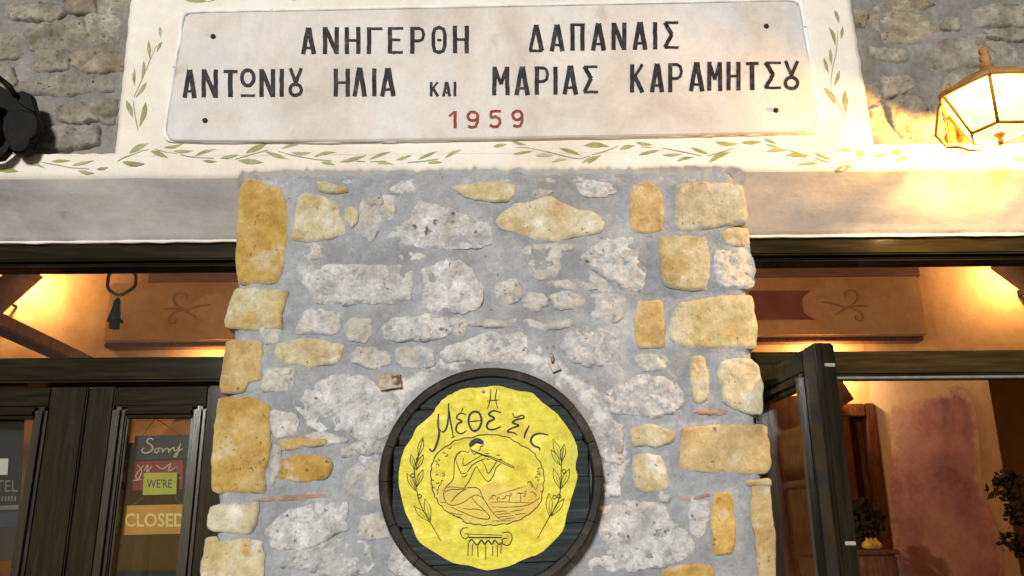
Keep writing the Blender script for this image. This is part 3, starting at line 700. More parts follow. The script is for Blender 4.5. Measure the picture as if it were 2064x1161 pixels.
# painted olive sprigs
def leaf_pts(a, b, wd, rv):
    a, b = Vector(a), Vector(b); t = b - a; L = t.length; t.normalize(); n = Vector((-t.y, t.x))
    up, lo = [], []
    bend = rv.uniform(-.08, .08) * L
    for k in range(0, 9):
        s = k / 8
        wv = wd / 2 * (math.sin(math.pi * min(1, s ** 0.85)) ** 1.15 if 0 < s < 1 else 0)
        m_ = a + t * (L * s) + n * bend * math.sin(math.pi * s)
        jl = rv.uniform(.85, 1.12)
        up.append(m_ + n * wv * jl); lo.append(m_ - n * wv * rv.uniform(.85, 1.1))
    return [(p.x, p.y) for p in up + lo[-2:0:-1]]
Za = (0, 260, 4.128); Zb = (480, 260, 3.969); Zc = (980, 260, 3.969); Zd = (1480, 260, 6.45); Zl = (0, 0, 3.225); Zr_ = (1540, 0, 3.225); Zt = (340, 0, 2.9486)
SPRIGS = [
 (Za, [((430,270),(592,265),26),((595,303),(785,262),26),((645,345),(785,368),30),((805,338),(903,318),28),((235,285),(380,328),24),((-10,350),(160,358),40)], [[(345,275),(480,300),(600,322),(740,330)]]),
 (Za, [((1075,205),(1240,120),50),((1015,275),(1210,290),48),((1250,185),(1400,245),40),((1362,155),(1530,122),28),((1440,185),(1610,182),30),((1622,225),(1810,172),26),((1685,262),(1808,272),24),((1830,245),(1985,215),32)],
   [[(975,270),(1030,238),(1110,210),(1190,180),(1238,172)],[(1285,165),(1360,188),(1470,205)],[(1500,212),(1600,232),(1780,243)]]),
 (Zb, [((60,195),(243,112),46),((0,255),(205,270),44),((218,182),(408,245),32),((340,160),(490,128),24),((425,190),(590,188),28),((605,225),(790,190),26),((665,270),(780,290),26)],
   [[(-25,242),(80,212),(150,192),(240,168)],[(320,178),(420,205),(600,240),(748,255)]]),
 (Zb, [((815,265),(1030,210),30),((1050,245),(1232,183),22),((1112,278),(1245,285),22),((1262,250),(1390,210),26),((1440,245),(1597,178),22),((1515,272),(1632,268),26),((1655,235),(1797,167),26)],
   [[(945,257),(1015,260)],[(1055,262),(1185,257)],[(1355,267),(1480,257),(1600,238)]]),
 (Zc, [((52,142),(168,122),30),((205,100),(325,128),24),((213,203),(383,175),22),((395,212),(540,212),28),((520,267),(650,242),22),((583,155),(765,215),30),((750,290),(922,210),46),((775,135),(992,145),44),((1063,163),(1192,133),36)],
   [[(238,148),(330,150),(500,185),(720,235),(830,215)],[(845,208),(950,178),(1055,137)]]),
 (Zc, [((1195,108),(1335,128),28),((1217,210),(1395,170),24),((1410,208),(1582,198),26),((1523,260),(1668,228),26),((1632,150),(1782,203),28),((1780,270),(1955,187),40),((1827,105),(2025,118),38)],
   [[(1240,143),(1330,147)],[(1407,153),(1560,180),(1730,215)],[(1765,217),(1880,185),(1990,153)]]),
 (Zd, [((95,180),(355,170),60),((380,133),(560,200),40),((400,192),(600,245),30),((420,297),(685,283),55),((670,343),(960,375),60),((820,462),(1135,443),40),((1047,312),(1275,405),40)],
   [[(650,255),(800,300),(975,350)],[(1050,370),(1150,410),(1250,440)]]),
 (Zd, [((1350,283),(1535,290),40),((1565,300),(1700,335),75),((1310,530),(1545,480),70),((1790,365),(2005,318),40)], [[(1310,455),(1400,437),(1560,405),(1695,375)]]),
 (Zr_, [((820,985),(905,985),40),((840,1050),(945,1022),24),((1605,1030),(1720,1025),28),((1250,1000),(1340,985),30)], [[(1000,1040),(1120,1015),(1240,1000)]]),
 (Zl, [((1040,172),(1042,248),22),((968,262),(975,390),24),((1055,270),(1020,342),20),((935,395),(920,515),24),((877,445),(875,565),20),((957,532),(882,637),26),((822,652),(865,770),36),((948,665),(905,828),38)],
   [[(1018,295),(975,390),(930,500),(870,630)],[(865,655),(880,760),(898,850)]]),
 (Zr_, [((457,65),(487,155),24),((420,175),(463,303),26),((508,172),(497,258),22),((430,315),(440,430),24),((387,375),(420,480),24),((490,455),(452,567),26),((388,570),(467,692),40),((525,587),(533,745),38)],
   [[(480,200),(470,330),(440,480),(435,580)],[(450,610),(500,710),(530,770)]]),
 (Zt, [((80,-8),(235,10),34),((690,-14),(790,-2),30)], [[(235,10),(320,-12),(420,-20)]]),
]
rv = random.Random(11)
for reg, leaves, stems in SPRIGS:
    sc = reg[2]
    st = strokes('painted_sprig', [([Vector(p) for p in smooth_poly(zr(reg, s), 4)], 2.1, False, .3) for s in stems], YL - .0010, M['stem'], lint)
    for a, b, wd in leaves:
        (a2, b2) = zr(reg, [a, b])
        fan_lintel('painted_leaf', leaf_pts(a2, b2, wd / sc * .98, rv), .0013, M['leaf'], st)

# ------------------------------------------------------------------ upper stone walls
YW = 0.022
def upper_wall(name, label, x0, x1, stones, extra):
    t = thing(name, label, 'wall', ((x0 + x1) / 2, .2, Z_ARRIS + .05))
    V, Fc = [], []; z0, z1 = Z_ARRIS + .06, 3.75
    nx, nz = int(abs(x1 - x0) / .012), int((z1 - z0) / .012)
    for i in range(nz + 1):
        zz = z0 + (z1 - z0) * i / nz
        for j in range(nx + 1):
            x = x0 + (x1 - x0) * j / nx
            V.append((x, YW + .005 * fbm(x * 6, zz * 9, 31, 3) + .003 * fbm(x * 22, zz * 22, 33, 3), zz))
    for i in range(nz):
        for j in range(nx):
            a = i * (nx + 1) + j; Fc.append([a, a + 1, a + nx + 2, a + nx + 1])
    mesh_obj('mortar', V, Fc, M['wall_mortar'], t, True, ((x0 + x1) / 2, YW, 3))
    for reg, pts in stones:
        q = zr(reg, pts); mx_ = sum(p[0] for p in q) / len(q); my_ = sum(p[1] for p in q) / len(q)
        stone([(mx_ + (a - mx_) * 1.14, my_ + (b - my_) * 1.16) for a, b in q], 'W', t, YW, .06)
    for pts in extra: stone(pts, 'W', t, YW, .06, world=True)
    return t
def rubble(x0, x1, z0, z1, seed):
    rr = random.Random(seed); out = []; z = z0
    while z < z1:
        h = rr.uniform(.06, .11); x = x0 + rr.uniform(0, .05)
        while x < x1 - .05:
            wd = rr.uniform(.09, .2); wd = min(wd, x1 - x)
            j = lambda: rr.uniform(-.012, .012)
            out.append([(x + j(), z + j()), (x + wd / 2, z + j()), (x + wd + j(), z + j()), (x + wd + .004, z + h / 2), (x + wd + j(), z + h + j()), (x + wd / 2, z + h + j()), (x + j(), z + h + j())])
            x += wd + .03
        z += h + .025
    return out
LW = [(Zl, p) for p in [
 [(560,110),(700,95),(760,120),(755,250),(650,265),(580,270)], [(460,340),(560,330),(770,335),(780,450),(560,455),(460,410)],
 [(-60,230),(100,215),(160,250),(150,350),(-60,370)], [(180,180),(500,130),(540,220),(520,290),(250,310),(190,280)],
 [(60,30),(350,20),(400,70),(350,130),(80,110)], [(420,-30),(600,-30),(610,80),(440,60)], [(640,-30),(830,-30),(825,70),(650,80)],
 [(230,330),(430,330),(425,440),(240,450)], [(120,530),(500,490),(700,505),(680,580),(400,600),(130,600)],
 [(390,680),(600,660),(620,770),(480,790),(380,760)], [(300,830),(600,820),(620,930),(420,960),(290,940)], [(650,660),(750,650),(730,790),(650,780)],
 [(-60,470),(60,440),(100,540),(0,600),(-60,590)], [(-60,660),(90,640),(100,720),(-60,740)]]]
xpl = (PXL0.x + PXL1.x) / 2; xpr = (PXR0.x + PXR1.x) / 2
zt0 = W(0, -8, YW).z
upper_wall('stone_wall', 'brownish rubble stone wall left of the cream panel', -2.3, xpl + .06, LW,
           rubble(-2.3, W(-30, 150, YW).x, Z_ARRIS + .10, 3.7, 5) + rubble(W(-20, 0, YW).x, xpl - .02, zt0 + .03, 3.7, 6))
RW = [(Zr_, p) for p in [
 [(720,110),(880,85),(1060,120),(1130,230),(1100,270),(900,265),(780,240)], [(1160,150),(1220,110),(1290,150),(1280,190),(1180,185)],
 [(690,310),(900,320),(940,360),(900,390),(720,370)], [(1080,350),(1200,260),(1400,230),(1600,290),(1650,400),(1350,410),(1200,440),(1100,400)],
 [(780,510),(940,490),(970,560),(850,610),(790,620)], [(820,680),(900,640),(1080,620),(1100,760),(1120,880),(920,890),(850,800)],
 [(590,70),(680,100),(660,160),(600,150)], [(700,20),(950,-10),(1100,20),(1000,65),(760,60)], [(1380,60),(1560,20),(1720,50),(1710,160),(1400,150)],
 [(1450,190),(1710,190),(1710,260),(1480,240)], [(660,560),(740,540),(750,640),(680,660)], [(690,720),(770,700),(790,850),(710,870)],
 [(1180,500),(1400,470),(1500,560),(1480,680),(1220,700)], [(1180,740),(1450,730),(1600,860),(1200,880)], [(1560,470),(1740,450),(1760,680),(1580,690)]]]
upper_wall('stone_wall', 'rubble stone wall behind the glowing lantern, right of the cream panel', xpr - .06, 2.3, RW,
           rubble(W(2085, 150, YW).x, 2.3, Z_ARRIS + .10, 3.7, 8) + rubble(xpr + .02, W(2085, 0, YW).x, zt0 + .03, 3.7, 9))
# wall strip above the panel
t = thing('stone_wall', 'rubble stone wall continuing above the cream panel', 'wall', (0, .2, 3.3))
mesh_obj('mortar', [(xpl - .1, YW + .004, 3.27), (xpr + .1, YW + .004, 3.27), (xpr + .1, YW + .004, 3.75), (xpl - .1, YW + .004, 3.75)], [[0, 1, 2, 3]], M['wall_mortar'], t, False, (0, YW, 3.5))
for pts in rubble(xpl + .08, xpr - .08, 3.32, 3.68, 12): stone(pts, 'W', t, YW, .06, world=True)

# ------------------------------------------------------------------ marble plaque
plq = thing('marble_plaque', 'long pale marble inscription plaque with black Greek capitals and red 1959', 'plaque', (0, -.01, W(1000, 283, -.02).z))
YP = -0.026
corner = [(384, 26), (430, 24), (600, 21), (1000, 13), (1400, 5), (1560, 1), (1590, 1), (1606, 5), (1614, 16), (1633, 130), (1648, 232), (1649, 248), (1643, 260), (1628, 265), (1580, 267), (1400, 271), (1000, 279), (700, 284), (400, 284), (352, 283), (340, 280), (334, 268), (336, 250), (343, 200), (362, 90), (369, 45), (373, 32)]
def slab(name, pts, Y, th, mat, parent, bev=.004):
    c = Vector((sum(p[0] for p in pts) / len(pts), sum(p[1] for p in pts) / len(pts)))
    V, Fc = [], []; n = len(pts); k = bev / mpp(Y, 150)
    rings = []
    for off, yy in ((0, Y + th), (0, Y + bev), (k, Y)):
        for p in pts:
            d = c - Vector(p); d.normalize()
            q = Vector(p) + Vector((math.copysign(min(abs(d.x) * 3, 1), d.x), math.copysign(min(abs(d.y) * 3, 1), d.y))) * off
            w_ = W(q.x, q.y, Y); V.append((w_.x, yy, w_.z))
    for r_ in range(2):
        for i in range(n):
            j = (i + 1) % n; Fc.append([r_ * n + i, r_ * n + j, (r_ + 1) * n + j, (r_ + 1) * n + i])
    Fc.append([2 * n + i for i in range(n)])
    return mesh_obj(name, V, Fc, mat, parent, False, W(c.x, c.y, Y))
slab('slab', corner, YP, .03, M['marble'], plq)
# lumpy plaster bead around the slab
bp = smooth_poly([(p[0] + (1.5 if p[0] > 1000 else -1.5), p[1] + (1 if p[1] > 140 else -1)) for p in corner], 10, True)
tube('plaster_bead', [W(p.x + 1.5 * N(p.x * .03, p.y * .03), p.y + 1.5 * N(p.x * .05, 9), YL - .0035 + .002 * N(p.x * .04, p.y * .04, 3)) for p in bp],
     [.0055 + .0030 * N(p.x * .05, p.y * .05, 7) for p in bp], M['bead'], plq, 8, True)
def ell(cx, cy, rx, ry, n=18): return [(cx + rx * math.cos(2 * math.pi * k / n), cy + ry * math.sin(2 * math.pi * k / n)) for k in range(n)]
GL = {   # strokes: (points, width factor, closed)
 'A': [([(.10, 1), (.47, 0)], 1, 0), ([(.53, 0), (.90, 1)], 1.1, 0), ([(.25, .76), (.75, .76)], .6, 0)],
 'L': [([(.10, 1), (.47, 0)], 1, 0), ([(.53, 0), (.90, 1)], 1.1, 0)],
 'D': [([(.10, .96), (.47, 0)], .8, 0), ([(.5, 0), (.90, .96)], 1.1, 0), ([(.04, .96), (.96, .96)], .6, 0)],
 'N': [([(.12, 1), (.12, 0)], 1, 0), ([(.14, .02), (.86, .98)], 1.0, 0), ([(.88, 0), (.88, 1)], 1, 0)],
 'H': [([(.12, 1), (.12, 0)], 1, 0), ([(.88, 1), (.88, 0)], 1, 0), ([(.14, .5), (.86, .5)], .6, 0)],
 'G': [([(.14, 1), (.14, 0)], 1, 0), ([(.05, .05), (1, .05)], .6, 0)],
 'E': [([(.14, 1), (.14, 0)], 1, 0), ([(.1, .05), (.98, .05)], .6, 0), ([(.14, .48), (.8, .48)], .6, 0), ([(.1, .95), (.96, .95)], .6, 0)],
 'P': [([(.14, 1), (.14, 0)], 1, 0), ([(.12, .05), (.6, .05), (.82, .12), (.9, .28), (.82, .46), (.6, .53), (.16, .53)], .7, 0)],
 'Q': [([(.1, .3), (.2, .1), (.5, .04), (.8, .1), (.9, .3), (.9, .7), (.8, .9), (.5, .96), (.2, .9), (.1, .7)], .85, 1), ([(.36, .5), (.66, .5)], .6, 0)],
 'I': [([(.5, 1), (.5, 0)], 1, 0)],
 'Z': [([(.98, .05), (.08, .05)], .6, 0), ([(.1, .04), (.55, .48)], 1, 0), ([(.55, .46), (.1, .95)], .9, 0), ([(.06, .95), (1, .95)], .6, 0)],
 'J': [([(.14, 1), (.14, 0)], 1, 0), ([(.86, 1), (.86, 0)], 1, 0), ([(.08, .04), (.92, .04)], .6, 0)],
 'T': [([(.5, 1), (.5, .02)], 1.1, 0), ([(.02, .06), (1, .06)], .75, 0)],
 'K': [([(.16, 1), (.16, 0)], 1, 0), ([(.9, 0), (.2, .55)], .7, 0), ([(.36, .42), (.9, 1)], 1, 0)],
 'M': [([(.1, 1), (.12, 0)], 1, 0), ([(.9, 1), (.88, 0)], 1, 0), ([(.12, .02), (.5, .62)], .8, 0), ([(.88, .02), (.5, .62)], .8, 0)],
 'V': [([(.12, 0), (.5, .52)], .8, 0), ([(.9, 0), (.5, .52)], .8, 0), (ell(.5, .77, .40, .2), .8, 1)],
 'O': [(ell(.5, .3, .42, .28), .85, 1), ([(.0, .93), (1, .93)], .6, 0)],
 '1': [([(.05, .3), (.65, .02)], .7, 0), ([(.7, 0), (.7, 1)], 1, 0)],
 '9': [(ell(.5, .3, .4, .26), .9, 1), ([(.9, .3), (.88, .65), (.7, .92), (.4, .96), (.12, .88)], .9, 0)],
 '5': [([(.95, .05), (.15, .05)], .8, 0), ([(.15, .05), (.12, .45)], .9, 0), ([(.12, .43), (.5, .36), (.85, .5), (.88, .75), (.65, .94), (.3, .95), (.05, .85)], .95, 0)],
}
Z2 = (340, 0, 2.9486); Z3 = (1000, 0, 2.9486)
INS = [(Z2, 'ink', 26, [('A',790,870,165,322),('N',918,1010,160,320),('H',1048,1138,160,320),('G',1178,1270,162,320),('E',1302,1395,160,318),('P',1435,1525,160,318),('Q',1565,1650,157,318),('H',1690,1782,153,316)]),
 (Z3, 'ink', 26, [('D',195,280,148,308),('A',322,402,145,305),('J',442,525,140,302),('A',568,648,138,300),('N',688,772,135,297),('A',815,895,130,297),('I',930,960,130,292),('Z',995,1085,127,290)]),
 (Z2, 'ink', 26, [('A',88,160,415,582),('N',197,290,412,580),('T',325,408,415,578),('O',428,513,412,580),('N',540,630,410,577),('I',655,688,410,574),('V',712,797,405,572),
   ('H',982,1075,408,573),('L',1097,1172,402,573),('I',1205,1238,405,572),('A',1260,1345,405,572)]),
 (Z2, 'ink', 17, [('K',1552,1605,487,572),('A',1628,1675,487,572),('I',1692,1710,487,572)]),
 (Z3, 'ink', 26, [('M',-21,77,395,566),('A',113,195,395,565),('P',230,315,395,563),('I',340,365,395,563),('A',398,483,390,562),('Z',515,605,388,555),('K',795,878,382,550),('A',918,995,378,548),('P',1022,1110,375,548),
   ('A',1150,1233,370,543),('M',1258,1340,368,540),('H',1372,1450,367,537),('T',1482,1562,367,535),('Z',1592,1695,365,530),('V',1710,1802,362,532)]),
 (Z2, 'red_ink', 19, [('1',1665,1718,660,762),('9',1770,1845,660,762),('5',1905,1978,655,757)]), (Z3, 'red_ink', 19, [('9',92,162,655,757)])]
rr = random.Random(5)
def wob(pts, n, closed, amp):
    P = [Vector(p) for p in pts]; out = []; m = len(P)
    for i in range(m if closed else m - 1):
        a, b = P[i], P[(i + 1) % m]
        for k in range(n): out.append(a.lerp(b, k / n))
    if not closed: out.append(P[-1])
    return [p + Vector((rr.uniform(-amp, amp), rr.uniform(-amp, amp))) for p in out]
for reg, mt, wd, lets in INS:
    for ch, x0, x1, y0, y1 in lets:
        L = []
        for pts, wf, cl in GL[ch]:
            P = zr(reg, [(x0 + (x1 - x0) * u, y0 + (y1 - y0) * v) for u, v in pts])
            L.append((wob(P, 1 if cl or len(pts) > 4 else 5, cl, .45), wd / reg[2] * wf, bool(cl), 0))
        strokes('letter', L, YP - .0008, M[mt], plq)
for reg, x, y in ((Z2, 265, 218), (Z2, 217, 717), (Z3, 1605, 157), (Z3, 1662, 657)):
    (p,) = zr(reg, [(x, y)])
    lathe('fixing_pin', [(.0068, -.004), (.0065, .003), (.0045, .0055), (.001, .006)], W(p[0], p[1], YP), M['pin'], plq, 14, 'Y')

# ------------------------------------------------------------------ barrel-head sign
BZ = (750, 720, 2.633); FZ = (840, 860, 5.807)
YB = -0.062
bc = zr(BZ, [(630, 641)])[0]; BC = W(bc[0], bc[1], YB); mb = mpp(YB, 960)
RO = 599 / 2.633 * mb; RI = RO * .905
sign = thing('barrel_sign', 'round dark barrel head sign painted yellow with a seated flute player on the pillar', 'sign', (BC.x, 0.0, BC.z - RO))
seams = [zr(BZ, [(630, y)])[0][1] for y in (262, 452, 645, 884, 1075)]
zs = [RO * 1.2] + [-(y - bc[1]) * mb for y in seams] + [-RO * 1.2]
lean = .022
for i in range(len(zs) - 1):      # planks
    top, bot = zs[i] - .0003, zs[i + 1] + .0003
    dy = random.uniform(-.0012, .0012)
    V, Fc = [], []; n = 40
    hi, lo = [], []
    for k in range(n + 1):
        x = -RI * 1.01 + 2.02 * RI * k / n
        c_ = math.sqrt(max(0, (RI * 1.01) ** 2 - x * x))
        a, b = min(c_, top + lean * x), max(-c_, bot + lean * x)
        if a > b + 1e-4: hi.append((x, a)); lo.append((x, b))
    m = len(hi)
    for (x, a), (_, b) in zip(hi, lo):
        V += [(BC.x + x, YB + .013 + dy, BC.z + a), (BC.x + x, YB + .011 + dy, BC.z + a - .001), (BC.x + x, YB + .011 + dy, BC.z + b + .001), (BC.x + x, YB + .013 + dy, BC.z + b), ]
    for k in range(m - 1):
        for q in range(3): Fc.append([k * 4 + q, k * 4 + q + 1, k * 4 + q + 5, k * 4 + q + 4])
    mesh_obj('plank', V, Fc, M['barrel'], sign, False, (BC.x, YB + .012, BC.z + (max(min(top, RI), -RI) + max(min(bot, RI), -RI)) / 2))
angs = []
for z_ in zs[1:-1]:
    if abs(z_) < RO:
        a = math.asin(z_ / RO); angs += [a + lean * .5, math.pi - a - lean * .5 + .03]
angs = sorted(x % (2 * math.pi) for x in angs)
for i, a0 in enumerate(angs):     # rim, one piece between two seams
    a1 = angs[(i + 1) % len(angs)]
    if a1 <= a0: a1 += 2 * math.pi
    a0 += .0035; a1 -= .0035; n = max(4, int((a1 - a0) / .05))
    V, Fc = [], []
    prof = [(RI * 1.0, YB + .03), (RI * 1.0, YB + .012), (RI * 1.018, YB + .002), (RO * .975, YB), (RO * .995, YB + .003), (RO, YB + .008), (RO * 1.012, YB + .05), (RO * 1.012, YB + .075)]
    pn = len(prof); jit = random.uniform(-.0008, .0008)
    for k in range(n + 1):
        a = a0 + (a1 - a0) * k / n
        for r_, y in prof:
            V.append((BC.x + (r_ + jit) * math.cos(a), y + jit, BC.z + (r_ + jit) * math.sin(a)))
    for k in range(n):
        for q in range(pn - 1): Fc.append([k * pn + q, k * pn + q + 1, (k + 1) * pn + q + 1, (k + 1) * pn + q])
    Fc += [list(range(pn)), [n * pn + q for q in range(pn)][::-1]]
    am = (a0 + a1) / 2
    mesh_obj('rim', V, Fc, M['rim'], sign, False, (BC.x + RO * math.cos(am), YB + .03, BC.z + RO * math.sin(am)))
YY = YB + .008
blob = smooth_poly([(590,160),(650,150),(710,160),(780,180),(850,190),(905,240),(970,290),(1020,350),(1060,410),(1090,490),(1080,580),(1090,640),(1060,740),(1035,830),(1010,920),(960,980),(890,1040),(800,1075),(720,1110),(610,1130),(510,1105),(430,1090),(340,1040),(250,980),(215,900),(180,830),(155,740),(140,650),(150,560),(170,490),(210,430),(240,370),(310,310),(370,230),(440,185),(500,165)], 4, True)
# points were read on the lid's own plane
blob = [(p.x + 3.5 * N(p.x * .05, p.y * .05, 2) + 2 * N(p.x * .2, p.y * .2, 5), p.y + 3.5 * N(p.x * .05, p.y * .05, 8)) for p in blob]
fan_px('yellow_field', zr(BZ, blob), YY, M['yellow'], sign)
oval = [(790,90),(640,125),(480,150),(350,230),(260,290),(190,400),(165,520),(170,650),(190,760),(230,850),(300,950),(420,1030),(520,1080),(560,1120),(640,1135),(760,1150),(900,1150),(1050,1135),(1200,1090),(1330,1010),(1440,900),(1470,760),(1490,600),(1470,480),(1400,350),(1320,265),(1190,200),(1080,130),(950,100)]
ov = smooth_poly(oval, 6, True)
fan_px('orange_ground', zr(FZ, [(p.x * .97 + 25, max(p.y, 690 + 40 * math.sin(p.x * .012))) for p in ov]), YY - .0006, M['orange_wash'], sign)
Ylin = YY - .0014
def zs_(reg, L, wpx, taper=.5, sm=5, closed=False):
    return (smooth_poly(zr(reg, L), sm, closed), wpx, closed, taper)
LET = [
 [([(630,168),(627,220),(612,275)],5.5),([(662,168),(655,215),(666,272)],5.5),([(610,232),(674,226)],4.5)],
 [([(352,300),(350,360),(356,400),(346,450),(328,492),(312,497),(305,482)],11),([(355,380),(376,396),(396,370),(405,310),(405,245)],9),([(404,250),(414,330),(432,425)],8),([(418,428),(440,420)],5)],
 [([(497,303),(465,298),(448,322),(476,340),(452,356),(446,390),(472,406),(503,388)],9),([(473,292),(482,268)],6)],
 [([(548,288),(520,302),(512,345),(530,386),(560,385),(580,345),(572,302)],11,1),([(514,342),(580,335)],6)],
 [([(684,294),(642,284),(620,304),(648,325),(616,345),(610,375),(640,384),(684,368)],11)],
 [([(745,296),(758,320),(795,308),(806,322),(770,330),(745,346),(778,362),(738,378),(718,395),(752,400),(770,414)],9)],
 [([(834,362),(815,400),(806,430)],10)],
 [([(935,412),(892,404),(856,415),(842,445),(860,470),(886,480),(890,494)],11)]]
for L in LET:
    strokes('letter', [zs_(BZ, s[0], s[1] / 2.633 * 1.05, .45, 6, len(s) > 2) for s in L], Ylin, M['letterline'], sign)
# oval border, wobbly
wv = [(p.x + 7 * N(p.x * .03, p.y * .03, 1) + 5 * math.sin(i * 1.3), p.y + 7 * N(p.x * .03, p.y * .03, 6) + 5 * math.cos(i * 1.1)) for i, p in enumerate(ov)]
strokes('oval_border', [(smooth_poly(zr(FZ, wv), 2, True), 1.75, True, 0)], Ylin, M['letterline'], sign)
FIG = [[(760,215),(772,226),(745,236),(740,265),(720,285)],[(620,240),(630,265),(650,300),(670,325),(700,300)],
 [(615,275),(600,300),(560,290),(520,285),(480,310),(455,350),(440,400),(435,500),(430,600),(390,660),(345,705),(320,750),(315,800),(330,860),(370,905),(420,920),(500,905),(570,870),(640,820),(700,800),(750,820),(790,860)],
 [(455,390),(480,460),(510,530),(530,550),(580,540)],[(545,365),(540,420),(555,455),(640,405),(740,345)],[(590,530),(650,450),(740,395),(800,375)],
 [(705,470),(760,560),(820,635),(860,625),(900,560),(930,480),(985,430)],[(760,395),(800,460),(835,545),(880,490),(920,430),(930,400),(880,375)],
 [(635,265),(760,320),(900,360),(1135,465)],[(650,285),(770,335),(900,380),(1120,478),(1135,465)],[(740,345),(780,330),(840,350)],[(800,375),(850,382)],
 [(700,460),(660,530),(620,620),(580,680),(555,715)],[(345,710),(420,705),(500,715),(555,718),(640,710),(700,715),(740,750),(765,810),(810,890),(870,980),(930,1050),(990,1090)],
 [(330,760),(400,735),(480,735),(560,730)],[(400,885),(450,820),(520,760),(580,730)],[(520,580),(555,585),(590,560)],
 [(640,820),(690,890),(760,950),(820,1010),(850,1050),(840,1080),(780,1080),(700,1065),(600,1030),(500,985),(400,940)],[(540,955),(600,965),(700,965),(790,990)],[(800,310),(850,315)],[(930,335),(975,330)],[(950,385),(1000,378)]]
strokes('flute_player_drawing', [zs_(FZ, s, 1.6, .35) for s in FIG] + [zs_(FZ, [(520,287),(470,325),(450,385)], 2.6, .6)], Ylin, M['line'], sign)
fan_px('hair_drawing', zr(FZ, [(622,245),(608,205),(640,160),(690,132),(740,138),(782,168),(784,212),(765,205),(742,190),(722,178),(702,195),(682,190),(662,215),(642,232)]), Ylin - .0002, M['letterline'], sign)
SC = [[(870,885),(1000,880),(1150,885),(1330,890)],[(880,940),(1100,940),(1300,915),(1440,830)],[(900,1000),(1050,985)],[(930,1030),(1100,1010)],[(950,1060),(1130,1040)],[(1000,1085),(1150,1065)],[(1100,990),(1250,970)],[(1150,1030),(1280,1010)],[(880,1105),(1100,1100)],
      [(1080,880),(1085,800)],[(1215,890),(1215,790)],[(1395,745),(1360,690),(1320,650)],[(1395,745),(1420,670)],[(390,1000),(450,1020),(540,1030)],[(420,1040),(520,1060)],[(270,880),(340,890)],[(240,800),(250,720),(290,650)]]
cr = random.Random(2)
for cx, cy in ((380,235),(320,300),(340,330),(250,390),(240,450),(225,410),(240,570),(300,560),(240,650),(300,640),(190,620),(190,720),(1440,500),(1400,600),(1450,560),(1430,630),(1320,660),(1340,700),(1460,740),(1410,540),(1085,795),(1060,820),(1220,770),(1250,800),(1190,790),(900,820),(870,850),(960,850),(1010,830),(1350,780),(1380,800),(1280,770)):
    a0 = cr.uniform(0, 6); r0 = cr.uniform(12, 24)
    SC.append([(cx + r0 * math.cos(a0 + k * .9), cy + r0 * .8 * math.sin(a0 + k * .9)) for k in range(5)])
for nm, f in (('shrub_drawing', lambda x: x < 600), ('ground_drawing', lambda x: x >= 600)):
    tag(strokes(nm, [zs_(FZ, s, 1.4, .4) for s in SC if f(s[0][0])], Ylin, M['line'], sign), kind='stuff')
def branch(stem, leaves, olives):
    L = [zs_(BZ, stem, 1.9, .3)]
    for a, b in leaves:
        a, b = Vector(a), Vector(b); t = b - a; n = Vector((-t.y, t.x)).normalized() * t.length * .13
        m = a.lerp(b, .45)
        L.append(zs_(BZ, [tuple(a), tuple(m + n), tuple(b)], 1.3, .3)); L.append(zs_(BZ, [tuple(a), tuple(m - n), tuple(b)], 1.3, .3))
        L.append(zs_(BZ, [tuple(a.lerp(b, .3)), tuple(a.lerp(b, .95))], .9, .3))
    for x, y, r_ in olives: L.append(zs_(BZ, ell(x, y, r_, r_ * 1.15, 10), 1.7, 0, 2, True))
    strokes('olive_branch_drawing', L, Ylin, M['line'], sign)
branch([(365,975),(310,880),(260,790),(235,700),(225,600),(245,520),(270,430)],
       [((270,425),(243,530)),((205,515),(225,600)),((272,515),(232,600)),((270,595),(235,690)),((185,615),(230,710)),((280,750),(310,870)),((222,790),(305,875))], [(215,628,9),(252,738,9),(240,540,6)])
branch([(878,960),(940,850),(985,770),(1000,690),(1005,570),(1015,480)],
       [((960,435),(1005,550)),((1020,460),(1005,560)),((950,490),(1000,575)),((962,590),(998,700)),((1048,590),(1000,700)),((938,720),(942,850)),((1020,750),(950,845))], [(1018,605,9),(968,742,9),(992,738,9)])
COL = [([(512,905),(482,908),(468,932),(488,962),(512,952),(502,934)], 1.8),([(490,937),(560,940),(690,945)], 1.5),([(515,957),(690,957)], 3.2),([(690,930),(730,930),(743,960),(725,996),(693,990),(694,965),(716,960)], 2.0),
       ([(513,980),(530,968),(545,987),(560,996),(580,970),(597,992),(615,972),(635,992),(650,972),(672,992),(692,982)], 3.0)]
for x, y0, y1, dx in ((510,985,1055,-2),(532,990,1055,-2),(560,1000,1060,2),(602,995,1075,0),(640,1000,1055,0),(665,995,1060,0),(685,990,1045,-3)): COL.append(([(x, y0), (x + dx, y1)], 1.7))
strokes('column_drawing', [zs_(BZ, s, w_, .2) for s, w_ in COL], Ylin, M['letterline'], sign)
p = zr(BZ, [(592, 182)])[0]
lathe('nail', [(.0045, -.002), (.0042, .002), (.001, .003)], W(p[0], p[1], YY), M['rust'], sign, 12, 'Y')

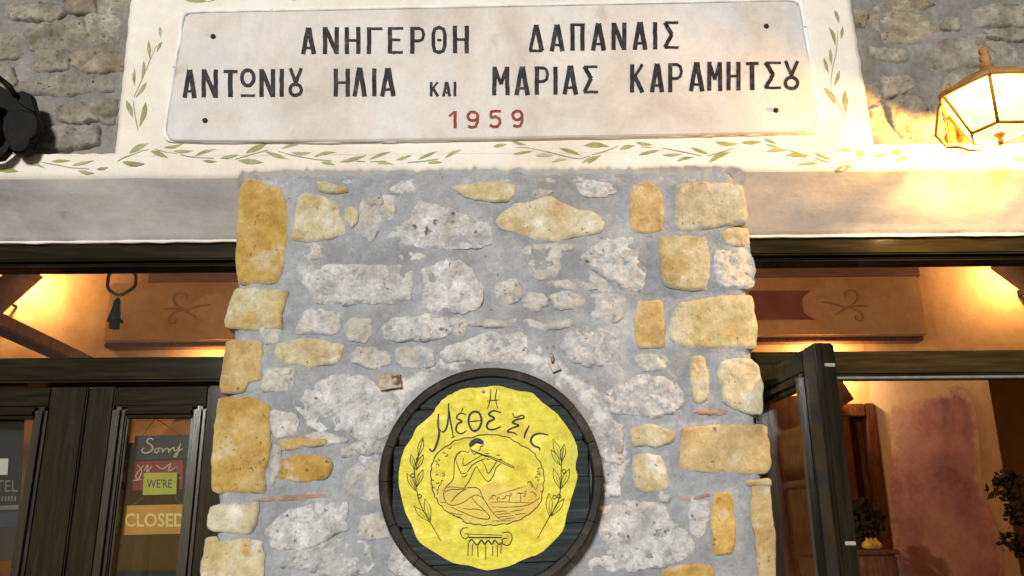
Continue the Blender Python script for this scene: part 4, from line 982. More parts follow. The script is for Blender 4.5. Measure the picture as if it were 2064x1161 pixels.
# ------------------------------------------------------------------ rusty fixings on the pillar
rp = thing('rusty_plate', 'small rusty square iron plate with a bolt beside the barrel sign', 'plate', W(785, 770, -.02))
poly_px('plate', zr(D_, [(1365,740),(1450,730),(1540,725),(1560,840),(1470,852),(1385,870)]), -.012, M['rust'], rp, .004)
p = zr(D_, [(1515, 790)])[0]
lathe('bolt', [(.011, -.002), (.011, .003), (.006, .005), (.006, .011), (.001, .012)], W(p[0], p[1], -.012), M['rust'], rp, 10, 'Y')
rn = thing('rusty_nail', 'rusty nail with a pale wedge in the mortar above the barrel sign', 'nail', W(1115, 735, -.01))
tube('shank', [W(1112, 716, 0.0), W(1112, 718, -.02), W(1113, 728, -.024)], [.0045, .0045, .003], M['rust'], rn, 8)
poly_px('wedge', zr(E_, [(1222,640),(1275,632),(1328,690),(1258,722)]), -.010, M['beige_stone'], rn, .012)

# ------------------------------------------------------------------ timber door frames
def frame(name, label, x0, x1, posts):
    t = thing(name, label, 'door frame', ((x0 + x1) / 2, Y_FR, 0))
    box('head', (x0, Y_FR + .002, W(1032, 517, Y_FR).z), (x1, Y_FR + .09, Z_LIP + .03), M['darkwood_h'], t, .004)
    box('head_rebate', (x0, Y_FR + .018, Z_HEAD), (x1, Y_FR + .085, W(1032, 517, Y_FR).z - .002), M['darkwood_h'], t, .005)
    box('transom_rail', (x0, Y_FR + .004, Z_DOOR), (x1, Y_FR + .085, Z_RAIL_T), M['darkwood_h'], t, .006)
    box('transom_pane', (x0 + .01, Y_FR + .048, Z_RAIL_T), (x1 - .01, Y_FR + .052, Z_HEAD), M['pane'], t, 0)
    for a, b in posts: box('post', (a, Y_FR + .001, 0), (b, Y_FR + .088, Z_LIP + .02), M['darkwood'], t, .006)
    return t
XLo, XRo = -1.62, 1.62
frame('door_frame', 'dark varnished timber door frame left of the pillar, with a glazed transom', XLo, X_PL + .05, [(XLo - .08, XLo), (X_PL + .022, X_PL + .075)])
fr = frame('door_frame', 'dark varnished timber door frame right of the pillar, around the open doorway', X_PR - .05, XRo, [(XRo, XRo + .08), (X_PR - .075, X_PR - .012)])
box('weather_strip', (X_PR, Y_FR + .012, Z_DOOR - .0065), (XRo, Y_FR + .03, Z_DOOR - .0005), M['steel'], fr, .001)
def door_leaf(label, x0, wd, pivot, ang, sl, sr, bolts=False):
    """sl, sr: stile widths; leaf in local coordinates from x0 to x0+wd, outer face y=Y_FR+.02"""
    rm = (Vector(pivot), Matrix.Rotation(ang, 3, 'Z'))
    c = rm[0] + rm[1] @ (Vector((x0 + wd / 2, Y_FR + .04, 0.02)) - rm[0])
    t = thing('door_leaf', label, 'door', c)
    ya, yb = Y_FR + .020, Y_FR + .064
    zt, z0 = Z_DOOR - .009, .02
    zg1 = W(1032, 835, Y_FR).z; zg0 = .85; ml = .030
    B = lambda nm, a, b, mt='darkwood', bev=.004: box(nm, a, b, M[mt], t, bev, rm)
    B('stile', (x0, ya, z0), (x0 + sl, yb, zt)); B('stile', (x0 + wd - sr, ya, z0), (x0 + wd, yb, zt))
    g0, g1 = x0 + sl, x0 + wd - sr
    B('top_rail', (g0 - .001, ya + .001, zg1 + ml), (g1 + .001, yb - .001, zt - .001), 'darkwood_h')
    B('middle_rail', (g0 - .001, ya + .001, zg0 - ml - .12), (g1 + .001, yb - .001, zg0 - ml), 'darkwood_h')
    B('bottom_rail', (g0 - .001, ya + .001, z0 + .001), (g1 + .001, yb - .001, .22), 'darkwood_h')
    B('panel', (g0 - .005, ya + .014, .22), (g1 + .005, yb - .014, zg0 - ml - .12), 'darkwood', .01)
    for a, b in (((g0, zg0 - ml), (g0 + ml, zg1 + ml)), ((g1 - ml, zg0 - ml), (g1, zg1 + ml))):
        B('moulding', (a[0], ya - .010, a[1]), (b[0] , ya + .03, b[1]), 'gloss_wood', .009)
        B('moulding', (a[0] + (ml * .62 if a[0] == g0 else -.008), ya + .004, a[1] + ml * .6), ((b[0] + .008) if a[0] == g0 else (b[0] - ml * .62), ya + .034, b[1] - ml * .6), 'gloss_wood', .005)
    B('moulding', (g0 + ml - .004, ya - .0085, zg1 + .002), (g1 - ml + .004, ya + .03, zg1 + ml - .001), 'darkwood_h', .009)
    B('moulding', (g0 + ml - .004, ya - .0085, zg0 - ml + .001), (g1 - ml + .004, ya + .03, zg0), 'darkwood_h', .009)
    B('pane', (g0 + .01, ya + .024, zg0 - .01), (g1 - .01, ya + .028, zg1 + .012), 'pane', 0)
    if bolts:
        for zz in (zt - .05, zt - .40): B('latch', (x0 + wd - .004, ya + .018, zz), (x0 + wd + .0015, ya + .040, zz + .007), 'white_metal', .001)
        B('edge_bead', (x0 + wd - .001, ya + .008, z0), (x0 + wd + .004, ya + .016, zt - .001), 'darkwood', .0015)
    return t
yd = Y_FR + .02
xa = W(163, 900, yd).x; xg0 = W(217, 900, yd).x; xg1 = W(407, 900, yd).x
xm = xa
door_leaf('narrow dark door leaf with a closed notice hanging behind its glass', xa + .002, X_PL + .02 - xa, (xa, yd, 0), 0, xg0 - xa, X_PL + .02 - xg1)
xq = W(88, 900, yd).x
door_leaf('dark glazed door leaf at the far left, a navy poster behind its glass', xa - .002 - .36, .36, (xa, yd, 0), 0, .05, xa - xq)
# the leaf right of the pillar stands open, swung outwards
hx = X_PR + .012
door_leaf('dark glazed door leaf swung open outwards beside the pillar', hx, .411, (hx, Y_FR + .02, 0), R(-82.6), .055, .06, True)

# ------------------------------------------------------------------ notices behind the left panes
YS = Y_FR + .075
DS = (0, 680, 2.4146)
def text_mesh(name, s, quad, Y, mat, parent, shear=0.0, bold=0.0):
    """lettering filling a pixel box (x0,y0,x1,y1) on plane Y"""
    cu = bpy.data.curves.new(name, 'FONT'); cu.body = s; cu.shear = shear; cu.offset = bold; cu.resolution_u = 3
    ob = bpy.data.objects.new('tmp', cu); C.objects.link(ob)
    bpy.context.view_layer.update()
    me = ob.to_mesh(); vv = [v.co.copy() for v in me.vertices]; ff = [list(p_.vertices) for p_ in me.polygons]
    ob.to_mesh_clear(); bpy.data.objects.remove(ob); bpy.data.curves.remove(cu)
    xs = [v.x for v in vv]; ys = [v.y for v in vv]
    x0, y0, x1, y1 = quad; out = []
    for v in vv:
        u = (v.x - min(xs)) / (max(xs) - min(xs)); q = (v.y - min(ys)) / (max(ys) - min(ys))
        out.append(W(x0 + (x1 - x0) * u, y1 + (y0 - y1) * q, Y))
    return mesh_obj(name, out, ff, mat, parent, False, sum(out, Vector()) / len(out))
def board(name, label, px, mat, th=.006):
    c = zr(DS, px); ctr = W(sum(p[0] for p in c) / 4, max(p[1] for p in c), YS)
    t = thing(name, label, 'sign', ctr, 'boards of the closed notice')
    poly_px('board', c, YS, M[mat], t, th); return t
sgn = board('notice_board', 'dark board reading Sorry in cream script, topmost behind the door glass', [(655,480),(930,473),(925,588),(653,597)], 'slate')
sorry = [[(748,497),(728,492),(715,508),(738,526),(742,545),(722,560),(700,562),(690,548),(702,538)],
         [(762,540),(752,552),(760,562),(772,552),(770,540),(785,540)],[(785,540),(792,548),(790,560),(803,545),(815,538)],[(815,538),(822,548),(820,560),(833,543),(845,536)],
         [(847,534),(848,550),(860,550),(872,530)],[(880,515),(870,548),(858,578),(846,580),(862,560),(890,540)]]
strokes('script', [zs_(DS, s, 3.0 if k == 0 else 2.4, .3) for k, s in enumerate(sorry)], YS - .001, M['cream'], sgn)
rb = board('notice_board', 'glossy red board with pale script, half hidden behind the WE\'RE board', [(652,605),(890,598),(885,740),(640,745)], 'red_board')
strokes('script', [zs_(DS, s, 2.0, .3) for s in ([(668,620),(690,650),(672,690),(662,670),(700,620)],[(700,650),(720,620),(715,655),(740,625)],[(760,620),(790,640),(830,615),(820,650),(860,630)],[(640,700),(690,690)],[(865,690),(880,680)])], YS - .0008, M['cream'], rb)
YS2 = YS; YS -= .012
wb = board('notice_board', 'small lime green board reading WE\'RE behind the door glass', [(700,660),(862,657),(858,763),(694,767)], 'lime_board', .005)
q = zr(DS, [(714, 690), (836, 733)]); text_mesh('lettering', "WE'RE", (q[0][0], q[0][1], q[1][0], q[1][1]), YS - .001, M['slate'], wb)
cb = board('notice_board', 'orange board reading CLOSED in pale gold capitals, lowest behind the door glass', [(600,819),(905,812),(896,955),(588,962)], 'orange_board', .006)
q = zr(DS, [(608, 856), (900, 922)]); text_mesh('lettering', 'CLOSED', (q[0][0], q[0][1], q[1][0], q[1][1]), YS - .0016, M['gold_letter'], cb, 0, .02)
YS = YS2
for a, b, own in (((757, 393), (690, 482), sgn), ((757, 393), (880, 478), sgn), ((690, 597), (700, 660), wb), ((860, 590), (850, 660), wb), ((715, 765), (640, 820), cb), ((845, 763), (880, 815), cb)):
    pa, pb = zr(DS, [a, b]); tube('cord', [W(pa[0], pa[1], YS + .003), W(pb[0], pb[1], YS - .002)], .0011, M['rope'], own, 6)
# poster
po = thing('poster', 'dark navy poster reading TEL in grey letters behind the far left pane', 'poster', W(-20, 1161, YS))
poly_px('sheet', [(-130, 790), (52, 792), (34, 1130), (-150, 1130)], YS + .02, M['poster'], po, .002)
poly_px('paper_patch', [(-40, 925), (17, 924), (15, 957), (-42, 958)], YS + .018, M['paper'], po, .001)
text_mesh('lettering', 'TEL', (-9, 968, 36, 991), YS + .018, M['poster_grey'], po)
strokes('small_print', [([Vector((x, 1000)), Vector((x - 1, 1010))], 3.2, False, 0) for x in (-8, -1, 5, 12, 18, 24, 31)], YS + .018, M['poster_grey'], po)
poly_px('stripe', [(-140, 1024), (38, 1018), (37, 1026), (-140, 1034)], YS + .0185, M['poster_grey'], po, .0005)
poly_px('stripe', [(-140, 1038), (36, 1032), (33, 1062), (-143, 1066)], YS + .0185, M['poster_blue'], po, .0005)

# ------------------------------------------------------------------ interior
YBW = 4.0
def slabbox(name, a, b, mat, label=None, cat=None, kind=None):
    o = box(name, a, b, mat, None, 0); tag(o, label, cat, None, kind); return o
slabbox('interior_floor', (-4.7, .3, .004), (4.7, YBW + 2, .03), M['floor'], 'terracotta interior floor', None, 'structure')
slabbox('interior_ceiling', (-4.7, .32, 3.95), (4.7, YBW + 2, 4.03), M['ceilwood'], 'brown boarded interior ceiling', None, 'structure')
xp0, xp1 = W(1768, 900, YBW).x, W(1992, 770, YBW).x
# rear wall, with the doorway gap left of the mural pier
xd0 = W(1702, 900, YBW).x; zd1 = W(1770, 822, YBW).z
slabbox('interior_wall', (-4.7, YBW, .03), (xd0, YBW + .15, 3.95), M['ochre_wall'], 'warm ochre plastered rear wall behind the left transom', 'wall')
slabbox('interior_wall', (xd0, YBW, zd1), (xp0, YBW + .15, 3.95), M['ochre_wall'], 'ochre plaster above the dark inner doorway', 'wall')
pier = slabbox('interior_wall', (xp0, YBW - .001, .03), (xp1, YBW + .5, 2.95), M['pink_wall'], 'peach plastered pier carrying the mauve mural', 'wall')
slabbox('interior_wall', (xp0, YBW + .0015, 2.95), (4.7, YBW + .15, 3.95), M['ochre_wall'], 'warm ochre plaster behind the right transom', 'wall')
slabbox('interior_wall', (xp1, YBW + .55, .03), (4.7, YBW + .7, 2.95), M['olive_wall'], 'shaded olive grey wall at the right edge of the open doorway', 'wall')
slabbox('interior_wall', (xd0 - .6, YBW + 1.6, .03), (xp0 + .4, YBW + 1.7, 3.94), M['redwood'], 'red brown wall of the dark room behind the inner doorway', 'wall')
slabbox('interior_wall', (-4.8, .32, .03), (-4.7, YBW + .2, 3.95), M['ochre_wall'], 'ochre side wall at the far left inside', 'wall')
slabbox('interior_wall', (4.7, .32, .03), (4.8, YBW + 2, 3.95), M['ochre_wall'], 'ochre side wall at the far right inside', 'wall')
# inner face of the facade above the frames, so the room is closed
slabbox('interior_wall', (-4.7, Y_FR + .10, Z_LIP + .03), (4.7, Y_FR + .25, 3.95), M['ochre_wall'], 'inner ochre face of the facade above the transoms', 'wall')
for s, a, b in ((0, -4.7, XLo - .08), (1, XRo + .08, 4.7)):
    slabbox('facade_wall', (a, .03, 0), (b, .35, Z_LIP + .04), M['plaster'], 'cream plastered facade beyond the %s door frame' % ('left' if s == 0 else 'right'), 'wall')
dc = thing('inner_doorway', 'dark red brown timber casing of the inner doorway beside the mural', 'door frame', ((xd0 + xp0) / 2, YBW, .03))
box('casing', (xp0 - .055, YBW - .02, .03), (xp0 + .012, YBW + .14, zd1 + .03), M['redwood'], dc, .006)
box('casing', (xd0 - .03, YBW - .019, zd1 - .06), (xp0 - .056, YBW + .14, zd1 + .028), M['redwood'], dc, .006)
box('casing', (xd0 - .02, YBW - .02, .03), (xd0 + .05, YBW + .14, zd1 - .062), M['redwood'], dc, .006)
box('door_panel', (xd0 + .051, YBW + .06, .03), (xp0 - .057, YBW + .10, zd1 - .075), M['redwood'], dc, .004)
box('added_dark_panel', (W(1545, 900, YBW).x, YBW - .05, .03), (xd0 - .031, YBW - .004, W(1600, 800, YBW).z), M['redwood'], dc, .006)  # invented panel, darkens what shows through the open leaf's glass
# mural: a lumpy patch of coloured plaster on the pier
Zm = (1500, 660, 2.317)
mp_ = smooth_poly([(690,360),(800,345),(900,320),(990,275),(1060,340),(1085,440),(1100,600),(1120,800),(1180,940),(1215,1180),(1215,1500),(690,1500),(685,1100),(680,900),(690,600)], 5, True)
mq = [(lambda v: (v.x, v.z))(W(p[0], p[1], YBW)) for p in zr(Zm, [(p.x, p.y) for p in mp_])]
mV, mF, mc, mR = stone_mesh(mq, YBW - .007, .001, 18, .003, 41.3, .0, .02, .16)
mV = [(a, YBW - .005 - .0006 * fbm(a * 5, c_ * 5, 3, 3) if k < len(mR) - 0 else b, c_) for k, (a, b, c_) in enumerate(mV)]
mo = mesh_obj('mural', mV, mF, M['mural'], None, True, mc)
mo.data.attributes.new('rim', 'FLOAT', 'POINT').data.foreach_set('value', mR)
tag(mo, 'mauve and brown painted relief mural on the peach pier seen through the open doorway', 'mural')
# bulkhead with painted ornament
YBK = YBW - .10
b0, b1 = W(216, 620, YBK), W(1862, 620, YBK)
zb1, zb0 = W(1032, 563, YBK).z, W(1032, 683, YBK).z
bk = thing('bulkhead', 'ochre plastered bulkhead painted with a maroon band behind both transoms', 'bulkhead', ((b0.x + b1.x) / 2, YBK, zb0))
box('body', (b0.x, YBK, zb0), (b1.x, YBW - .002, zb1), M['ochre_wall'], bk, .012)
box('ledge', (b0.x + .01, YBK + .005, zb0 - .035), (b1.x - .03, YBW - .004, zb0 - .001), M['redwood'], bk, .006)
box('upper_board', (b0.x + .25, YBK + .02, zb1 + .002), (b1.x + .02, YBW - .003, zb1 + .09), M['ceilwood'], bk, .006)
Zt_ = (1480, 460, 3.2243)
for side in (1, -1):
    mir = (lambda L: L) if side == 1 else (lambda L: [(2080 - x, y + 5) for x, y in L])
    Yk = YBK - .003
    bp_ = zr(Zt_, [(60, 405), (490, 405), (440, 480), (450, 545), (540, 595), (60, 597)])
    if side == 1: poly_px('maroon_band', mir(bp_), Yk, M['band'], bk, .002)
    fl = smooth_poly(zr(Zt_, [(440,465),(500,410),(600,420),(690,475),(720,510),(660,560),(560,600),(450,545),(470,500)]), 4, True)
    fan_px('painted_flower', mir([(p.x, p.y) for p in fl]), Yk - .0015, M['flower'], bk)
    cl = [[(660,560),(740,515),(800,505),(870,508)],[(700,520),(760,500),(800,460),(790,415),(745,405),(715,425),(725,450)],[(740,515),(800,535),(835,570),(825,600),(795,595),(785,565)],[(560,480),(640,490),(720,515)]]
    strokes('painted_curl', [(smooth_poly(mir(zr(Zt_, s)), 5), 4.5, False, .3) for s in cl], Yk - .002, M['curl'], bk)
# receding beam on the left
bm_a, bm_b = W(8, 636, 1.6), W(178, 716, YBW)
tt = thing('wooden_beam', 'dark wooden beam running back into the room behind the left transom', 'beam', (bm_a.x, 1.6, bm_a.z))
box('beam', (bm_a.x - .10, .5, bm_a.z - .05), (bm_a.x, YBW - .005, bm_a.z + .01), M['redwood'], tt, .006)

# tile sconces
def sconce(label, px, py, tilt, energy, Y=YBW, scale=1.0, off=.10):
    c = W(px, py, Y - off)
    t = thing('tile_sconce', label, 'wall lamp', (c.x, Y, c.z - .1), 'terracotta tile lamps on the rear wall')
    V, Fc = [], []; n = 14; L = .17 * scale
    rm = Matrix.Rotation(tilt, 3, 'Y')
    for th in (0, .012):
        for k in (0, 1):
            r_ = (.072 if k == 0 else .09) * scale - th
            for a in range(n + 1):
                an = math.pi * a / n
                V.append(c + rm @ Vector((r_ * math.cos(an), -r_ * math.sin(an) * .9, (-L if k == 0 else L))))
    m = n + 1
    for a in range(n):
        Fc += [[a, a + 1, m + a + 1, m + a], [2 * m + a + 1, 2 * m + a, 3 * m + a, 3 * m + a + 1], [m + a, m + a + 1, 3 * m + a + 1, 3 * m + a], [a + 1, a, 2 * m + a, 2 * m + a + 1]]
    Fc += [[0, m, 3 * m, 2 * m], [n, 2 * m + n, 3 * m + n, m + n]]
    mesh_obj('tile_shade', V, Fc, M['tile'], t, True, c)
    bpos = c + rm @ Vector((0, .015, .03))
    lathe('bulb', [(.001, -.03), (.02, -.02), (.026, 0), (.018, .025), (.008, .04), (.001, .042)], bpos, M['bulb_soft'], t, 14)
    box('wall_bracket', c + rm @ Vector((-.012, .02, -.09)), c + rm @ Vector((.012, .02, -.09)) + Vector((.003, off - .025, .03)), M['black_metal'], t, .002)
    l = bpy.data.lights.new('sconce_light', 'POINT'); l.energy = energy; l.color = (1.0, .66, .32); l.shadow_soft_size = .03
    lo = bpy.data.objects.new('sconce_light', l); C.objects.link(lo); lo.parent = t; lo.location = bpos - t.location + Vector((0, -.0, .075))
    return t
sconce('terracotta tile lamp glowing at the left edge, behind the left transom', 18, 585, R(40), 34, YBW, 1.25, .22)
sconce('terracotta tile lamp glowing at the right edge, behind the right transom', 2066, 560, R(-45), 34, YBW, 1.25, .22)
sconce('terracotta tile lamp half hidden behind the open door leaf, under the bulkhead', 1672, 772, R(-30), 48, YBW, 1.0)
sconce('terracotta tile lamp hidden low behind the left transom rail', 415, 775, R(30), 16, YBW, 1.0)

pl_ = thing('added_fill_lamp', 'added fill lamp inside the room, unseen behind the pillar', 'pendant lamp', (0, 1.7, 3.2))  # invented lamp, unseen from the camera, brightens the bulkhead face
lathe('shade', [(.02, .18), (.05, .16), (.16, .02), (.165, 0), (.158, 0), (.045, .15), (.02, .165)], (0, 1.7, 3.2), M['tile'], pl_, 20)
lathe('bulb', [(.001, -.03), (.02, -.02), (.026, 0), (.018, .025), (.008, .04), (.001, .042)], (0, 1.7, 3.23), M['bulb_soft'], pl_, 14)
tube('cord', [(0, 1.7, 3.37), (0, 1.7, 3.95)], .004, M['black_metal'], pl_, 6)
l = bpy.data.lights.new('added_fill_light', 'POINT'); l.energy = 135; l.color = (1.0, .66, .34); l.shadow_soft_size = .04
lo = bpy.data.objects.new('added_fill_light', l); C.objects.link(lo); lo.parent = pl_; lo.location = (0, 0, -.06)

# hanging ring with bells behind the left transom
YO = Y_FR + .16
orn = thing('hanging_ornament', 'dark ring with a stepped bell cluster hanging behind the left transom', 'ornament', W(238, 668, YO))
rc = W(245, 566, YO); rr_ = 29 * mpp(YO)
tube('ring', [rc + Vector((rr_ * math.cos(a * math.pi / 14), .004 * math.sin(a), rr_ * math.sin(a * math.pi / 14))) for a in range(28)], .0048, M['rope'], orn, 8, True)
bt = W(238, 600, YO); k_ = mpp(YO)
lathe('bell_cluster', [(.003, 0), (.010, -8 * k_), (.012, -22 * k_), (.019, -44 * k_), (.022, -50 * k_), (.013, -52 * k_), (.014, -64 * k_), (.004, -66 * k_)], bt, M['black_metal'], orn, 16)
tube('cord', [rc + Vector((0, 0, rr_)), rc + Vector((.002, 0, rr_ + .12))], .002, M['rope'], orn, 6)

dx0, dx1 = W(60, 1000, 1.3).x, W(455, 1000, 1.3).x; dzt = W(300, 893, 1.3).z  # invented dark furniture, keeps the view through the left pane dark
dr = thing('backdrop', 'dark wooden dresser added to darken the view behind the closed notice', 'backdrop', ((dx0 + dx1) / 2, 1.5, .03))
box('carcass', (dx0, 1.30, .03), (dx1, 1.75, dzt - .04), M['darkwood'], dr, .006)
box('cornice', (dx0 - .02, 1.28, dzt - .039), (dx1 + .02, 1.77, dzt), M['darkwood_h'], dr, .008)
for k in range(3):
    a_ = dx0 + .03 + (dx1 - dx0 - .06) * k / 3
    box('door_panel', (a_ + .01, 1.285, .15), (a_ + (dx1 - dx0 - .06) / 3 - .01, 1.299, dzt - .10), M['darkwood'], dr, .006)
# cabinet with gourds inside the doorway
cx0, cx1 = W(1738, 1100, 3.3).x, W(1806, 1100, 3.3).x; zc = W(1770, 1108, 3.3).z
cb_ = thing('cabinet', 'red brown cabinet just inside the open doorway', 'cabinet', ((cx0 + cx1) / 2, 3.4, .03))
box('carcass', (cx0 - .25, 3.30, .03), (cx1, 3.7, zc - .03), M['redwood'], cb_, .008)
box('top', (cx0 - .27, 3.28, zc - .029), (cx1 + .015, 3.72, zc), M['redwood'], cb_, .008)
box('door_panel', (cx0 - .22, 3.288, .1), (cx0 + .0, 3.299, zc - .1), M['redwood'], cb_, .004)
box('door_panel', (cx0 + .01, 3.288, .1), (cx1 - .03, 3.299, zc - .1), M['redwood'], cb_, .004)
for k, (x, y, lb) in enumerate(((1748, 1092, 'yellow gourd at the left on the cabinet'), (1763, 1094, 'yellow gourd in the middle on the cabinet'), (1779, 1093, 'yellow gourd at the right on the cabinet'))):
    p = W(x, y, 3.36); r_ = .034
    o = lathe('gourd', [(.004, 0), (r_ * .8, .006), (r_, .022), (r_ * .85, .038), (.012, .052), (.006, .066), (.001, .068)], (p.x, 3.36 + .05 * k, zc + .001), M['fruit'], None, 16)
    tag(o, lb, 'gourd', 'gourds on the cabinet')
# dark plants
def leaf_quads(c, n, rx, ry, rz, s, rg):
    V, Fc = [], []
    for _ in range(n):
        while True:
            u = Vector((rg.uniform(-1, 1), rg.uniform(-1, 1), rg.uniform(-1, 1)))
            if u.length < 1: break
        p = Vector(c) + Vector((u.x * rx, u.y * ry, u.z * rz))
        d = Vector((rg.gauss(0, 1), rg.gauss(0, 1), rg.gauss(.3, 1))).normalized()
        e = d.cross(Vector((rg.gauss(0, 1), rg.gauss(0, 1), rg.gauss(0, 1)))).normalized()
        L = s * rg.uniform(.7, 1.4); w_ = L * .26
        o = len(V); V += [p - d * L / 2, p + e * w_, p + d * L / 2, p - e * w_]; Fc.append([o, o + 1, o + 2, o + 3])
    return V, Fc
def plant(name, label, base, top, r, n, s, seed):
    rg = random.Random(seed)
    t = thing(name, label, 'plant', base)
    b = Vector(base)
    lathe('pot', [(.11, 0), (.15, .26), (.165, .28), (.165, .31), (.13, .31), (.12, .29)], b, M['clay'], t, 20)
    tube('stem', [b + Vector((0, 0, .28)), b + Vector((.02, .01, top * .5)), b + Vector((0, 0, top - r * .4))], [.018, .014, .006], M['redwood'], t, 8)
    for k in range(7):
        a = k * 2.4; e = b + Vector((math.cos(a) * r * .7, math.sin(a) * r * .7, top - r + k * r * .22))
        tube('branch', [b + Vector((.01, 0, top * .6 + k * .04)), e.lerp(b + Vector((0, 0, top)), .4), e], [.008, .005, .002], M['redwood'], t, 6)
    V, Fc = [], []
    for k in range(16):
        a = rg.uniform(0, 6.28); h = rg.uniform(-1, 1)
        cc = b + Vector((math.cos(a) * r * .65, math.sin(a) * r * .65, top - .1 + h * r * 1.1))
        v, f = leaf_quads(cc, n // 16, r * .38, r * .38, r * .3, s, rg); o = len(V); V += v; Fc += [[i + o for i in q] for q in f]
    mesh_obj('foliage', V, Fc, M['foliage'], t, False, b + Vector((0, 0, top)))
pb = W(2085, 1010, 3.0)
plant('potted_plant', 'dark leafy potted plant at the right edge inside the open doorway', (pb.x, 3.0, .03), pb.z, .22, 900, .05, 4)
pb = W(1745, 1050, 3.55)
V, Fc = leaf_quads((pb.x, 3.55, zc + .16), 260, .11, .08, .14, .05, random.Random(9))
dt = thing('dried_bouquet', 'dark dried bouquet standing behind the gourds on the cabinet', 'bouquet', (pb.x, 3.55, zc + .001))
lathe('vase', [(.03, 0), (.045, .03), (.035, .07), (.022, .09), (.026, .10)], (pb.x, 3.55, zc + .001), M['black_metal'], dt, 16)
mesh_obj('foliage', V, Fc, M['foliage'], dt, False, (pb.x, 3.55, zc + .16))

# ------------------------------------------------------------------ lantern
YLn = -0.165
lc = W(2001, 200, YLn); ml_ = mpp(YLn, 200)
lan = thing('wall_lantern', 'lit hexagonal metal wall lantern with amber panes over the right end of the lintel', 'lantern', (lc.x, YLn, W(1998, 282, YLn).z))
zt = W(2001, 194, YLn).z; zb_ = W(2001, 268, YLn).z
Rt, Rb = .112, .062
def hexp(r, z, off=0.0): return [Vector((lc.x + r * math.cos(R(60 * k) + off), YLn + r * math.sin(R(60 * k) + off), z)) for k in range(6)]
ht, hb = hexp(Rt, zt), hexp(Rb, zb_)
for k in range(6):
    j = (k + 1) % 6
    tube('frame_bar', [ht[k], hb[k]], .0042, M['lantern_metal'], lan, 6)
    tube('top_rim', [hexp(Rt * 1.06, zt + .002)[k], hexp(Rt * 1.06, zt + .002)[j]], .0062, M['lantern_metal'], lan, 6)
    tube('bottom_rim', [hb[k], hb[j]], .0042, M['lantern_metal'], lan, 6)
    a = [ht[k], ht[j], hb[j], hb[k]]
    cc = Vector((lc.x, YLn, (zt + zb_) / 2))
    ins = [p + (Vector((cc.x, cc.y, p.z)) - p) * .04 for p in a]
    mesh_obj('pane', ins, [[0, 1, 2, 3]], M['lit_pane'], lan, False, sum(ins, Vector()) / 4)
# roof: a hexagonal cap with scalloped steps, and stacked ball finial
V, Fc = [], []
for r_, z in ((Rt * 1.08, zt + .004), (Rt * 1.08, zt + .010), (Rt * .78, zt + .028), (Rt * .5, zt + .050), (Rt * .2, zt + .066), (Rt * .14, zt + .072)): V += hexp(r_, z)
for r_ in range(5):
    for k in range(6): Fc.append([r_ * 6 + k, r_ * 6 + (k + 1) % 6, r_ * 6 + 6 + (k + 1) % 6, r_ * 6 + 6 + k])
Fc.append([30 + k for k in range(6)]); Fc.append([k for k in range(6)][::-1])
mesh_obj('roof', V, Fc, M['lantern_metal'], lan, False, (lc.x, YLn, zt + .03))
zf = zt + .072
lathe('finial', [(.014, 0), (.016, .012), (.008, .016), (.013, .024), (.013, .032), (.007, .036), (.012, .044), (.012, .052), (.004, .058), (.001, .06)], (lc.x, YLn, zf), M['lantern_metal'], lan, 16)
lathe('drop', [(.003, -.030), (.008, -.022), (.004, -.014), (.012, -.006), (.012, .001)], (lc.x, YLn, zb_), M['lantern_metal'], lan, 12)
lathe('bulb', [(.001, -.03), (.013, -.022), (.018, -.008), (.014, .010), (.008, .022), (.008, .05)], (lc.x, YLn, (zt + zb_) / 2 + .032), M['bulb'], lan, 16)
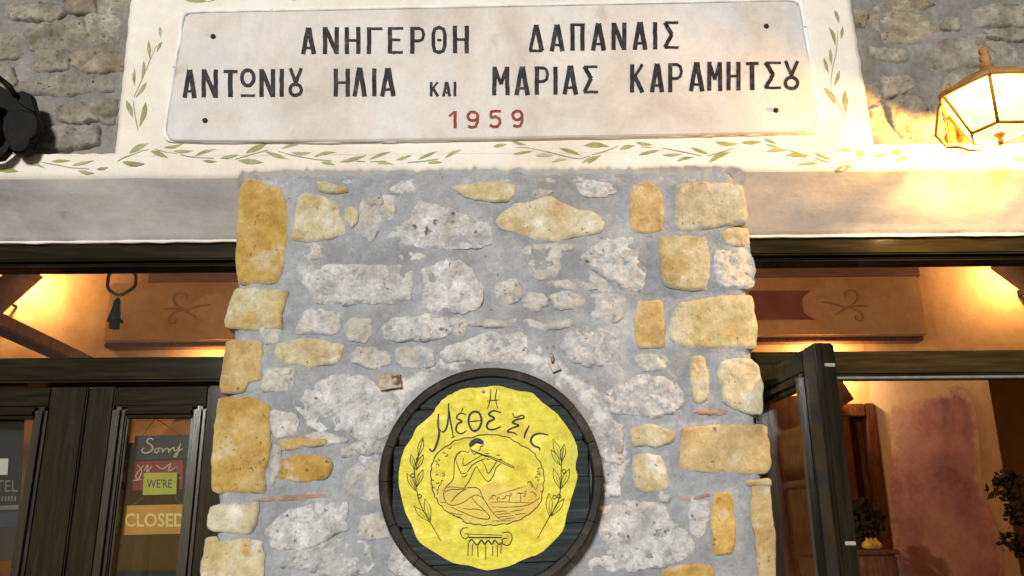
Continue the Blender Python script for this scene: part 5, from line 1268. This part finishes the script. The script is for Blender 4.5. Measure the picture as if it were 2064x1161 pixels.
# scrolled bracket back to the wall
bz = zb_ + .04
sp = [(-.095, .0, .085), (-.100, .05, .05), (-.096, .09, .0), (-.080, .08, -.035), (-.062, .06, -.045), (-.055, .04, -.062), (-.035, .02, -.075)]
tube('scroll_bracket', [Vector((lc.x + a, YLn + b, bz + c)) for a, b, c in sp], [.006, .006, .006, .005, .005, .004, .003], M['lantern_metal'], lan, 8)
tube('arm', [Vector((lc.x, .03, zt - .03)), Vector((lc.x, YLn + Rt * .8, zt - .025)), Vector((lc.x, YLn + Rt * .86, zt))], .007, M['lantern_metal'], lan, 8)
box('wall_plate', (lc.x - .025, .004, zt - .08), (lc.x + .025, .03, zt + .04), M['lantern_metal'], lan, .004)
l = bpy.data.lights.new('lantern_light', 'POINT'); l.energy = 72; l.color = (1.0, .58, .20); l.shadow_soft_size = .02
lo = bpy.data.objects.new('lantern_light', l); C.objects.link(lo); lo.parent = lan
lo.location = Vector((lc.x, YLn, (zt + zb_) / 2 - .022)) - lan.location

# ------------------------------------------------------------------ black spotlight at the upper left
YF = -0.045
fl = thing('spotlight', 'black outdoor spotlight on a bracket at the upper left edge', 'spotlight', W(20, 312, YF))
def px_prism(name, pts, Y, th, bev=.004): 
    V = [W(x, y, Y) for x, y in pts]; n = len(V)
    c = sum(V, Vector()) / n
    ringf = [c + (v - c) * .93 - Vector((0, th / 2, 0)) for v in V]; r1 = [v - Vector((0, th / 2 - .006, 0)) for v in V]; r2 = [v + Vector((0, th / 2 - .006, 0)) for v in V]; r3 = [c + (v - c) * .93 + Vector((0, th / 2, 0)) for v in V]
    VV = ringf + r1 + r2 + r3; Fc = [list(range(n)), [3 * n + i for i in range(n)][::-1]]
    for r_ in range(3):
        for i in range(n): Fc.append([r_ * n + i, (r_ + 1) * n + i, (r_ + 1) * n + (i + 1) % n, r_ * n + (i + 1) % n])
    return mesh_obj(name, VV, Fc, M['black_metal'], fl, False, c)
px_prism('arm', [(-60, 150), (-20, 160), (20, 186), (52, 208), (78, 232), (76, 246), (40, 240), (10, 222), (-20, 212), (-60, 205)], YF + .006, .022)
px_prism('housing', [(24, 228), (50, 226), (78, 234), (84, 248), (84, 262), (80, 278), (68, 288), (64, 302), (58, 310), (46, 314), (34, 313), (27, 306), (25, 294), (15, 282), (11, 266), (13, 244)], YF, .035)
px_prism('adjuster', [(38, 192), (52, 188), (68, 195), (72, 212), (78, 232), (62, 226), (42, 212)], YF + .004, .03)
px_prism('stirrup', [(-40, 318), (-10, 314), (10, 300), (22, 282), (30, 288), (20, 308), (6, 322), (-40, 330)], YF, .022)
tube('cable', [W(x, y, Y) for x, y, Y in ((-30, 130, -.02), (0, 158, -.05), (18, 172, -.08), (34, 196, -.06))], .006, M['black_metal'], fl, 8)
box('wall_plate', W(-20, 260, 0) + Vector((-.05, -.05, -.04)), W(-20, 260, 0) + Vector((.03, .02, .05)), M['black_metal'], fl, .004)
